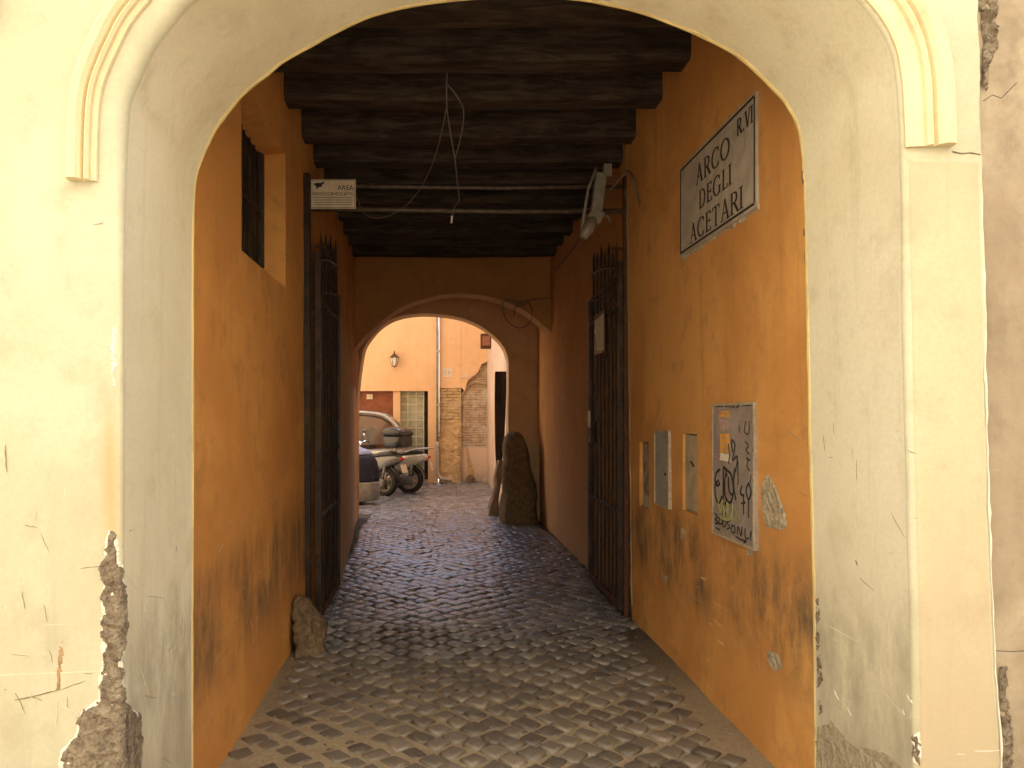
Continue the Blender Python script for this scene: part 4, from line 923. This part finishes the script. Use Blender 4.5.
# ------------------------------------------------------------------ COURTYARD
YC = 18.75; sc_ = YC/F
def CXP(x, Y=YC): return (x-CX)/F*Y
def CZP(y, Y=YC): return EYE+(CY-y)/F*Y
ch = thing('courtyard_house', 'apricot plastered courtyard house with a recessed doorway seen through the inner arch', 'building', (-2,YC,0))
HT = 4.7
OX0, OX1, OZ = -4.2, CXP(428), CZP(391)
mb = MB(); mb.box(-6.4, OX0, YC, YC+.35, -.03, HT); mb.box(OX1, .0, YC, YC+.35, -.03, OZ); mb.box(OX0, .0, YC, YC+.35, OZ, HT)
mb.build('wall', M['court'], ch)
mb = MB(); mb.box(-6.4, 0, YC+.35, YC+.6, -.03, HT); mb.build('inner_wall', M['court'], ch)
MB().box(CXP(393), CXP(400), YC+.06, YC+.349, -.03, OZ).build('door_pier', M['court'], ch)
dr = MB().box(CXP(330), CXP(393), YC+.20, YC+.26, 0, OZ).build('door', M['door'], ch)
mb = MB()
for x in (CXP(345), CXP(361), CXP(377)): mb.box(x-.008, x+.008, YC+.19, YC+.201, .05, OZ-.1)
mb.box(CXP(330), CXP(393), YC+.185, YC+.201, OZ-.08, OZ); mb.build('door_moulding', M['door'], dr)
MB().box(CXP(366), CXP(372), YC+.17, YC+.184, CZP(399), CZP(394)).build('number_plate', M['tile'], dr)
gb = MB().box(CXP(400), CXP(424), YC+.21, YC+.25, CZP(470), OZ).build('glass_block_window', M['glassblock'], ch)
mb = MB()
for x in (400.5, 407.6, 416, 423.6): mb.box(CXP(x)-.012, CXP(x)+.012, YC+.196, YC+.211, CZP(470), OZ)
k = 0
while True:
    y = 396+k*8.1
    if y > 470: break
    mb.box(CXP(400), CXP(424), YC+.193, YC+.212, CZP(y)-.012, CZP(y)+.012); k += 1
mb.build('mullion', M['mullion'], gb)
MB().box(CXP(424), CXP(428), YC+.22, YC+.349, -.03, OZ).build('gap_shade_strip', M['dark'], ch)  # near-black strip painted in for the shade of the gap
MB().box(CXP(400), CXP(424), YC+.20, YC+.34, -.03, CZP(470)-.01).build('window_apron', M['court_pink'], ch)
MB().box(OX0, OX1, YC+.02, YC+.34, -.03, .06).build('threshold', M['mortar_light'], ch)
mb = MB(); mb.tube([(-.01,YC-.05,HT-.1), (-.01,YC-.05,.45), (-.005,YC-.06,.28), (.03,YC-.10,.15), (.10,YC-.12,.10), (.25,YC-.12,.085), (.32,YC-.12,.08)][:2], .032, 10); dp = mb.build('drain_pipe', M['pipe'], off=(0,YC,0), smooth=True)
tag(dp, 'thin grey brown drainpipe running down the corner of the apricot house', 'drainpipe')
ds = MB().tube(catmull([(-.01,YC-.05,1.0), (-.01,YC-.05,.45), (.0,YC-.06,.25), (.05,YC-.10,.13), (.14,YC-.12,.10), (.27,YC-.12,.09), (.34,YC-.12,.085)], 5), .045, 10).build('pipe_shoe', M['pipe_base'], dp, smooth=True)
ds.location = (0,-YC,0) if False else ds.location
for v in ds.data.vertices: v.co.y -= YC
mb = MB()
for z in (1.9, 3.2): mb.tube([(-.01,YC-.05,z-.02), (-.01,YC-.05,z+.02)], .043, 10)
q = mb.build('pipe_clamp', M['pipe_base'], dp)
for v in q.data.vertices: v.co.y -= YC
# lantern
lx, lz = CXP(394.7), CZP(361)
ln = thing('wall_lantern', 'small brass lantern with milky glass on the apricot courtyard wall', 'lantern', (lx,YC-.2,lz))
mb = MB(); LY = YC-.2
def hexr(r, z): return [Vector((lx+r*math.cos(PI/3*k), LY+r*math.sin(PI/3*k), z)) for k in range(6)]
MB().loft([hexr(.055, lz-.13), hexr(.105, lz+.06)]).build('glass', M['lantern_glass'], ln)
mb = MB()
for k in range(6): mb.tube([hexr(.058, lz-.13)[k], hexr(.109, lz+.06)[k]], .007, 5)
mb.loft([hexr(.062, lz-.15), hexr(.062, lz-.13)]); mb.loft([hexr(.118, lz+.06), hexr(.115, lz+.075), hexr(.05, lz+.14), hexr(.02, lz+.17)]); mb.sphere((lx,LY,lz+.19), .02); mb.tube([(lx,LY,lz-.15), (lx,LY,lz-.18)], [.02,.005], 6)
mb.build('frame', M['brass'], ln)
mb = MB(); mb.tube(catmull([(lx,YC+.0,lz+.05), (lx,YC-.06,lz+.16), (lx,YC-.13,lz+.24), (lx,LY,lz+.20)], 4), .009, 6); mb.tube([(lx,YC-.012,lz+.05), (lx,YC,lz+.05)], .04, 10); mb.build('bracket', M['brass'], ln)
# right part: bare wall with brick and broken plaster
bh = thing('brick_house', 'old courtyard house with bare brick and broken plaster right of the drainpipe', 'building', (.6,YC+.1,0))
X0, X1, X2 = .03, CXP(461), 1.30
MB().box(X0, X1, YC+.05, YC+.5, CZP(388), HT).build('upper_plaster', M['court'], bh)
def cfn(Y): return lambda u, v, h: Vector((u, Y-h, v))
MB().box(X0, X1, YC+.08, YC+.5, CZP(419), CZP(388)).build('brick_band', M['brick_ochre'], bh)
patch([(X0,-.02), (X1-.03,-.02), (X1-.02,.6), (X1-.05,1.0), (X1-.02,CZP(419)), (X0,CZP(421))], cfn(YC+.10), .02, .03, step=.04, jit=.02, nscale=9).build('ochre_plaster', M['court_ochre'], bh)
MB().box(X0, X1, YC+.10, YC+.5, -.03, CZP(419)).build('pier_core', M['brick_ochre'], bh)
YB = YC+.22
MB().box(X1, X2, YB, YB+.4, .85, 3.4).build('brick_wall', M['brick'], bh)
MB().box(X1, X2, YB-.015, YB+.4, -.03, .85).build('wall_base', M['court_pink'], bh)
patch([(X1+.18,0), (X1+.30,0), (X1+.33,.3), (X1+.24,.6), (X1+.19,.84), (X1+.14,.84), (X1+.16,.4)], cfn(YB-.016), .006, .02, step=.03, jit=.02, nscale=12).build('ochre_plaster', M['court_ochre'], bh)
# upper plaster with ragged lower edge stepping up to the right
poly = [(X1,CZP(387)), (X1+.10,CZP(391)), (X1+.16,CZP(381)), (X1+.30,CZP(376)), (X1+.42,CZP(372)), (X1+.50,CZP(364)), (X2,CZP(360)), (X2,HT), (X1,HT)]
bm_ = MB(); n_ = len(poly); bm_.add([(x, YC+.06, z) for x, z in poly]+[(x, YB+.4, z) for x, z in poly], [tuple(range(n_)), tuple(range(n_, 2*n_))[::-1]]+[(i, (i+1) % n_, n_+(i+1) % n_, n_+i) for i in range(n_)])
bm_.build('ragged_plaster', M['court'], bh)
bm_ = MB(); bm_.box(X1+.001, X1+.25, YC+.035, YC+.06, CZP(378), CZP(374.5)); bm_.build('string_course', M['court_pink'], bh)
# relieving arch remains
pts = [(X1+.02,CZP(396)), (X1+.14,CZP(387)), (X1+.28,CZP(382)), (X1+.42,CZP(381.5)), (X1+.62,CZP(384))]
MB().tube([Vector((x, YB-.02, z)) for x, z in catmull(pts, 4)], .045, 8).build('relieving_arch', M['mortar_light'], bh)
rock('fallen_stone', [(-.02,X1+.22,YB-.16,.12,.09), (.10,X1+.23,YB-.15,.10,.08), (.19,X1+.23,YB-.14,.04,.04)], M['stone'], 'small grey stone lying against the brick wall next to the drainpipe', 'stone', .02, 11)
rock('fallen_stone', [(-.02,X1+.60,YB-.16,.10,.09), (.10,X1+.61,YB-.15,.08,.08), (.16,X1+.61,YB-.14,.03,.03)], M['mortar_light'], 'pale stone lying in the far right corner of the courtyard', 'stone', .02, 17)
nt_ = thing('house_number_tile', 'pale square number tile on the wall beside the drainpipe', 'sign', (CXP(447.5), YC+.04, CZP(372.5)))
MB().box(CXP(443), CXP(452), YC+.035, YC+.051, CZP(377), CZP(368)).build('tile', M['tile'], nt_, bevel=.004)
mb = MB(); mb.box(CXP(445.6)-.008, CXP(445.6)+.008, YC+.030, YC+.0355, CZP(375), CZP(370)); mb.box(CXP(449)-.008, CXP(449)+.008, YC+.030, YC+.0355, CZP(375), CZP(370)); mb.build('numerals', M['paper_pink'], nt_)
# side wall right and unseen left wall, placed and paled to bounce sun
sw = thing('courtyard_side_wall', 'pale pinkish plaster wall closing the courtyard on the right behind the dark timber', 'wall', (1.2,15.5,0))
f_ = lambda y, z: 1.13+.012*(y-12.3)+.02*nz(y, z, 2, .9)
mb = grid_wall(f_, 12.3, 19.0, -.03, 5.75, dy=.15, dz=.15); mb.build('plaster_face', M['court_pink'], sw, smooth=True)
MB().box(1.28, 1.70, 12.32, 19.0, -.03, 5.75).build('wall_core', M['court_pink'], sw)
lw2 = tag(MB().box(-9.6, -5.2, 12.32, 20.0, -.03, 6.0).build('courtyard_side_wall', m_simple('pale apricot wash', (.82,.68,.45), .95, 0, .08, 3), off=(-6.4,15.5,0)), 'plain apricot wall closing the courtyard on the left', 'wall')
bxm = thing('wall_box', 'rusty brown metal box fixed high on the pinkish side wall under the inner arch crown', 'box', tuple(P(486,341,17.2)))
p0, p1 = P(481,333.5,17.2), P(491,348,17.2)
MB().box(p0.x, p1.x+.10, 17.2, 17.45, p1.z, p0.z).build('case', M['rust'], bxm, bevel=.01)
MB().box(p0.x+.03, p1.x-.02, 17.185, 17.2, p1.z+.05, p0.z-.06).build('lid', m_simple('faded red metal', (.30,.12,.07), .7), bxm, bevel=.01)

# ------------------------------------------------------------------ VEHICLES
def sring(x, w, z0, z1, n=16, e=.75, yc=0, tilt=0):
    r = []
    for k in range(n):
        a_ = 2*PI*k/n; c_, s_ = math.cos(a_), math.sin(a_)
        r.append(Vector((x+tilt*math.copysign(abs(s_)**e, s_), yc+w*math.copysign(abs(c_)**e, c_), (z0+z1)/2+(z1-z0)/2*math.copysign(abs(s_)**e, s_))))
    return r
def body(secs, n=20, e=.55): return MB().loft([sring(*s, n=n, e=e) for s in catmull(secs, 4)])
def wheel(g, x, z, R_, wd, spokes, yc=0):
    mb = MB(); prof = [(R_*.68,-wd*.42), (R_*.86,-wd*.5), (R_*.97,-wd*.34), (R_,0), (R_*.97,wd*.34), (R_*.86,wd*.5), (R_*.68,wd*.42), (R_*.66,0)]
    rg = [[Vector((x+r*math.cos(a_), yc+y, z+r*math.sin(a_))) for r, y in prof] for a_ in [2*PI*k/28 for k in range(29)]]
    ty = mb.loft(rg, caps=False).build('tyre', M['tyre'], g, smooth=True)
    mb = MB(); prof = [(R_*.58,-wd*.3), (R_*.69,-wd*.42), (R_*.69,wd*.42), (R_*.58,wd*.3)]
    mb.loft([[Vector((x+r*math.cos(a_), yc+y, z+r*math.sin(a_))) for r, y in prof] for a_ in [2*PI*k/28 for k in range(29)]], caps=False)
    for k in range(spokes):
        a_ = 2*PI*k/spokes+.3; mb.bar((x+R_*.15*math.cos(a_), yc, z+R_*.15*math.sin(a_)), (x+R_*.62*math.cos(a_), yc, z+R_*.62*math.sin(a_)), .035, .035, (0,1,0))
    mb.tube([(x, yc-wd*.5, z), (x, yc+wd*.5, z)], R_*.2, 14)
    mb.build('rim', M['alloy'], g, smooth=False)
def make_scooter(label, paint, loc, rz, topcase, rail):
    g = thing('scooter', label, 'scooter', loc, 'scooters parked in the courtyard', rz, local=True)
    # heading +x ; rear wheel at x=0
    wheel(g, 0, .305, .305, .13, 5); wheel(g, 1.36, .305, .305, .11, 5)
    body([(-.42,.05,.72,.80), (-.30,.11,.66,.84), (-.05,.15,.55,.83), (.25,.16,.40,.80), (.50,.13,.36,.74), (.58,.08,.38,.66)]).build('rear_body', paint, g, smooth=True)
    body([(-.30,.07,.83,.88), (-.18,.12,.82,.92), (.05,.14,.80,.90), (.15,.14,.79,.87), (.35,.15,.77,.85), (.58,.12,.75,.84), (.68,.06,.74,.81)]).build('seat', M['seat'], g, smooth=True)
    body([(.50,.12,.26,.36), (.70,.15,.25,.31), (.92,.15,.25,.32), (1.0,.13,.26,.42)]).build('floorboard', M['blackplastic'], g, smooth=True)
    mb = MB().loft([sring(*s) for s in catmull([(.98,.12,.28,.40), (1.02,.19,.30,.60), (1.08,.22,.45,.85), (1.13,.20,.75,1.0), (1.15,.12,.95,1.08)], 4)]); mb.build('front_shield', paint, g, smooth=True)
    mb = MB(); mb.tube([(1.32,.085,.26), (1.24,.09,.55), (1.16,.06,.8)], .022, 8); mb.tube([(1.32,-.085,.26), (1.24,-.09,.55), (1.16,-.06,.8)], .022, 8); mb.build('fork', M['engine'], g, smooth=True)
    body([(1.02,.05,.44,.47), (1.12,.075,.50,.56), (1.32,.08,.54,.58), (1.50,.075,.50,.54), (1.60,.05,.42,.45)]).build('front_mudguard', paint, g, smooth=True)
    mb = MB(); mb.tube(catmull([(1.0,.36,1.06), (1.04,.2,1.08), (1.10,.05,1.03), (1.10,-.05,1.03), (1.04,-.2,1.08), (1.0,-.36,1.06)], 4), .016, 8); hb = mb.build('handlebar', M['blackplastic'], g, smooth=True)
    for s_ in (1, -1):
        m_ = MB(); m_.tube([(1.05,.22*s_,1.08), (1.10,.30*s_,1.26)], .007, 6); m_.sphere((1.10,.33*s_,1.29), .015, .06, .04); m_.build('mirror', M['blackplastic'], g, smooth=True)
    body([(1.08,.06,1.0,1.08), (1.16,.10,.96,1.10), (1.22,.08,.97,1.07)]).build('headlight', M['lantern_glass'], g, smooth=True)
    # engine and swingarm on the side
    mb = body([(-.10,.05,.20,.34), (.10,.06,.17,.40), (.35,.07,.18,.42), (.52,.05,.24,.40)])
    for i, v in enumerate(mb.v): mb.v[i] = (v[0], v[1]+.13, v[2])
    mb.build('engine', M['engine'], g, smooth=True)
    mb = MB(); mb.tube([(-.22,-.16,.40), (.15,-.17,.30)], [.06,.065], 12); mb.tube([(.15,-.17,.30), (.45,-.1,.25)], .02, 8); mb.build('exhaust', M['alloy'], g, smooth=True)
    for s_ in (1, -1):
        MB().tube([(-.02,.13*s_,.28), (-.10,.14*s_,.62)], .026, 10).build('shock_absorber', M['engine'], g, smooth=True)
    # rear mudguard
    mb = MB(); rg = []
    for k in range(13):
        a_ = math.radians(35+k*12); c_ = Vector((math.cos(a_), 0, math.sin(a_)))
        rg.append([Vector((0,0,.30))+c_*.345+Vector((0,-.075,0)), Vector((0,0,.30))+c_*.365, Vector((0,0,.30))+c_*.345+Vector((0,.075,0)), Vector((0,0,.30))+c_*.33])
    mb.loft(rg).build('rear_mudguard', M['blackplastic'], g, smooth=True)
    body([(-.455,.04,.745,.785), (-.43,.055,.735,.795), (-.38,.06,.74,.795)]).build('tail_light', M['redlens'], g, smooth=True)
    mb = MB(); mb.bar((-.44,0,.70), (-.50,0,.50), .17, .006, (0,1,0)); mb = MB(); mb.add([(-.45,-.09,.66), (-.45,.09,.66), (-.50,.09,.50), (-.50,-.09,.50), (-.455,-.09,.66), (-.455,.09,.66), (-.505,.09,.50), (-.505,-.09,.50)], [(0,1,2,3), (7,6,5,4), (0,4,5,1), (1,5,6,2), (2,6,7,3), (3,7,4,0)]); mb.build('licence_plate', M['tile'], g)
    if rail:
        mb = MB(); mb.tube(catmull([(.05,.15,.87), (-.15,.15,.93), (-.45,.13,.95), (-.52,0,.95), (-.45,-.13,.95), (-.15,-.15,.93), (.05,-.15,.87)], 5), .016, 8); mb.build('grab_rail', M['alloy'], g, smooth=True)
    if topcase:
        mb = MB(); mb.tube([(-.1,.08,.86), (-.28,.08,1.0)], .015, 6); mb.tube([(-.1,-.08,.86), (-.28,-.08,1.0)], .015, 6); mb.build('rack', M['alloy'], g)
        c = body([(-.54,.17,1.06,1.20), (-.53,.20,1.02,1.235), (-.45,.235,.99,1.235), (-.2,.235,.99,1.235), (-.10,.20,1.02,1.235), (-.09,.16,1.06,1.2)], e=.38); tc = c.build('top_case', M['blackplastic'], g, smooth=True)
        c = body([(-.555,.19,1.225,1.27), (-.54,.22,1.225,1.32), (-.44,.25,1.225,1.385), (-.25,.25,1.225,1.40), (-.12,.23,1.225,1.36), (-.07,.19,1.225,1.28)], e=.45); c.build('lid', m_simple('glossy black lid', (.035,.032,.03), .2), tc, smooth=True)
    # side stand
    MB().tube([(.45,.12,.28), (.50,.24,.0)], .012, 6).build('side_stand', M['engine'], g)
    return g
make_scooter('dark grey scooter with a black top case, parked beside the covered scooter', M['silver2'], (-1.06,15.52,0.0), PI-.62, True, False)
make_scooter('silver scooter with a chrome grab rail and red tail light, nearest the apricot wall', M['silver'], (-.60,16.12,0.0), PI-.22, False, True)
# covered scooter
cv = thing('covered_scooter', 'scooter under a navy and grey cloth cover at the left edge of the inner arch', 'scooter', (-1.95,14.15,0))
def cover(z0, z1, mat, name, grow=0):
    rg = []
    for k in range(9):
        z = z0+(z1-z0)*k/8; r = []
        f = interp([(0,.92), (.15,1.0), (.5,.97), (.8,.80), (.95,.62), (1.05,.42), (1.12,.12)], z)
        ex = interp([(0,.78), (.3,.86), (.8,.82), (.98,.70), (1.12,.35)], z)
        for q_ in range(40):
            a_ = 2*PI*q_/40; c_, s_ = math.cos(a_), math.sin(a_); fold = 1+.045*math.sin(q_*PI/40*18+z*3)*(1-.5*z)+.03*noise.noise(Vector((c_*2, s_*2, z*4)))
            r.append(Vector((-1.95+(ex+grow)*math.copysign(abs(c_)**.7, c_)*fold, 14.15+(.34*f+grow)*math.copysign(abs(s_)**.8, s_)*fold, z+.01*noise.noise(Vector((c_*3, s_*3, z*5))))))
        rg.append(r)
    MB().loft(rg).build(name, mat, cv, smooth=True)
cover(.07, .42, M['greycloth'], 'cover_skirt', .012); cover(.41, .92, M['navy'], 'cover'); cover(.915, 1.12, M['ltblue'], 'cover_top', .004)
for x in (-1.45, -2.5): 
    MB().loft([[Vector((x+.23*r*math.cos(a_), 14.15+y, .23+.23*r*math.sin(a_))) for r, y in ((.7,-.05), (1,-.03), (1,.03), (.7,.05))] for a_ in [2*PI*k/20 for k in range(21)]], caps=False).build('wheel', M['tyre'], cv, smooth=True)
# car
car = thing('parked_car', 'small tall silver car parked along the apricot wall behind the scooters', 'car', (-2.0,17.8,0))
prof = [(-3.55,.95), (-3.50,1.30), (-3.35,1.58), (-3.0,1.68), (-2.4,1.72), (-1.75,1.71), (-1.35,1.67), (-1.15,1.60), (-.95,1.44), (-.78,1.22), (-.64,.98)]
def cside(y0, y1): return None
YN, YF_ = 17.08, 18.5; cp = catmull(prof, 4)
mb = MB()
for y, s_ in ((YN, 1), (YF_, -1)):
    mb.tube([Vector((x, y+s_*(.10*(z-.9)/.8), z)) for x, z in cp], .035, 8)
mb.build('roof_frame', M['carpaint'], car, smooth=True)
MB().loft([[Vector((x, YN+.06+(YF_-YN-.12)*t, z+.03*math.sin(PI*t))) for x, z in cp if x < -1.25 and z > 1.5] for t in (0,.1,.3,.5,.7,.9,1)], close=False).build('roof', M['carpaint'], car, smooth=True)
MB().loft([[Vector((x+.08*math.sin(PI*t), YN+.04+(YF_-YN-.08)*t, z)) for x, z in cp if x > -1.3] for t in (0,.2,.5,.8,1)], close=False).build('windscreen', M['glass'], car, smooth=True)
rg = []
for z, gx0, gx1, iy in ((.22,-3.5,-.66,.06), (.35,-3.58,-.58,.0), (.55,-3.6,-.58,-.015), (.72,-3.58,-.60,.0), (.83,-3.56,-.68,.02), (.88,-3.54,-.74,.05)):
    r = []
    for t in range(36):
        a_ = 2*PI*t/36; c_, s_ = math.cos(a_), math.sin(a_); r.append(Vector(((gx0+gx1)/2+(gx1-gx0)/2*math.copysign(abs(c_)**.3, c_), (YN+YF_)/2+((YF_-YN)/2-iy)*math.copysign(abs(s_)**.3, s_), z)))
    rg.append(r)
MB().loft(rg).build('body', M['carpaint'], car, smooth=True)
for s_, y in ((1, YN), (-1, YF_)):
    mb = MB(); mb.bar((-2.15,y+s_*.02,.95), (-2.1,y+s_*.08,1.70), .07, .03); mb.build('door_pillar', M['blackplastic'], car)
for y in (YN+.02,):
    pts = [(x, z) for x, z in cp if z > .97]; n_ = len(pts)
    mb = MB(); mb.add([(x*.985-.02, y+.10*(z-.9)/.8-.005, min(z, 1.68)-.01) for x, z in pts], [tuple(range(n_))]); mb.build('side_window', M['glass'], car)
mb = MB(); mb.tube([Vector((x+.04*(1 if x < -2 else -1), YN+.005+.10*(z-.9)/.8, z-.065)) for x, z in cp if z > 1.0], .018, 6); mb.build('window_seal', M['blackplastic'], car, smooth=True)
for x in (-1.12, -2.95):
    for y in (YN+.06, YF_-.06): wheel(car, x, .28, .28, .16, 7, y)
mb = MB(); mb.sphere((-.95,YN-.10,1.05), .06, .10, .07); mb.bar((-.95,YN+.03,1.0), (-.95,YN-.05,1.03), .03); mb.build('wing_mirror', M['blackplastic'], car, smooth=True)
body([(-.34,.12,.62,.76), (-.27,.14,.60,.78), (-.24,.10,.62,.74)]).build('tmp', M['lantern_glass']) if False else None
for y in (YN+.2, YF_-.2): MB().sphere((-.66,y,.70), .08, .14, .08).build('headlight', M['lantern_glass'], car, smooth=True)
for x, s_ in ((-1.55,1), (-2.75,1)):
    for y in (17.42, 18.15): MB().box(x-.07, x+.07, y-.22, y+.22, .5, 1.32).build('seat', m_simple('dark car upholstery', (.05,.04,.035), .9), car, bevel=.05)

# ------------------------------------------------------------------ unseen house fronts added behind the camera to bounce sun into the passage
op = thing('added_street_front', 'unseen cream house front added across the street to bounce sunlight', 'building', (-5,-5.2,0))
mb = MB(); mb.box(-24, 18, -5.6, -5.2, 0, 13); mb.box(-24, 18, -5.2, -5.05, 12.8, 13); mb.build('wall', m_simple('pale cream lime wash', (.80,.745,.60), .95, 0, .08, 3), op)
MB().box(-11.4, -11.0, -5.04, 2.1, 0, 11).build('added_return_wall', m_simple('bright lime wash', (.80,.75,.62), .95, 0, .08, 3), op)  # end walls added out of view to throw warm light on the reveals
MB().box(14, 14.4, -5.04, 2.8, 0, 9).build('added_return_wall', m_simple('warm lime wash', (.74,.60,.40), .95, 0, .08, 3), op)
for k in range(8):
    for z in (1.2, 4.6):
        x = -18.5+3.2*k; wn_ = MB().box(x, x+1.0, -5.24, -5.17, z, z+1.7).build('window', M['dark'], op); mb = MB(); mb.box(x-.12, x-.001, -5.2, -5.12, z-.1, z+1.8); mb.box(x+1.001, x+1.12, -5.2, -5.12, z-.1, z+1.8); mb.build('frame', M['skim'], wn_)
# ------------------------------------------------------------------ clean up helper props
for o in bpy.data.objects:
    if '_o' in o: del o['_o']
# ------------------------------------------------------------------ LIGHT, WORLD, CAMERA
sc = bpy.context.scene
w = bpy.data.worlds.new('World'); sc.world = w; w.use_nodes = True
nt = w.node_tree; bg = nt.nodes['Background']; sky = nt.nodes.new('ShaderNodeTexSky'); sky.sky_type = 'NISHITA'; sky.sun_disc = False
EL, AZ = 50, 44
sky.sun_elevation = math.radians(EL); sky.sun_rotation = math.radians(AZ); sky.air_density = 1.0; sky.dust_density = 1.5
nt.links.new(sky.outputs[0], bg.inputs[0]); bg.inputs[1].default_value = .12
sun = bpy.data.lights.new('sun', 'SUN'); so = bpy.data.objects.new('sun', sun); C.objects.link(so)
sun.energy = 4.4; sun.angle = math.radians(.5); sun.color = (1.0, .95, .86)
d = Vector((math.sin(math.radians(AZ))*math.cos(math.radians(EL)), math.cos(math.radians(AZ))*math.cos(math.radians(EL)), math.sin(math.radians(EL))))
so.rotation_euler = d.to_track_quat('Z', 'Y').to_euler(); so.location = d*30
cam = bpy.data.cameras.new('camera'); co = bpy.data.objects.new('camera', cam); C.objects.link(co); sc.camera = co
co.location = (0,0,EYE); co.rotation_euler = (PI/2,0,0); cam.sensor_width = 36; cam.lens = F/1024*36
cam.shift_x = (512-CX)/1024; cam.shift_y = (CY-384)/1024; cam.clip_end = 500; cam.clip_start = .05
vs_ = sc.view_settings; vs_.view_transform = 'Standard'; vs_.look = 'None'; vs_.exposure = 2.15; vs_.gamma = 1; vs_.use_curve_mapping = False
sc.render.resolution_x = 1024; sc.render.resolution_y = 768
sc.cycles.max_bounces = 10; sc.cycles.diffuse_bounces = 7
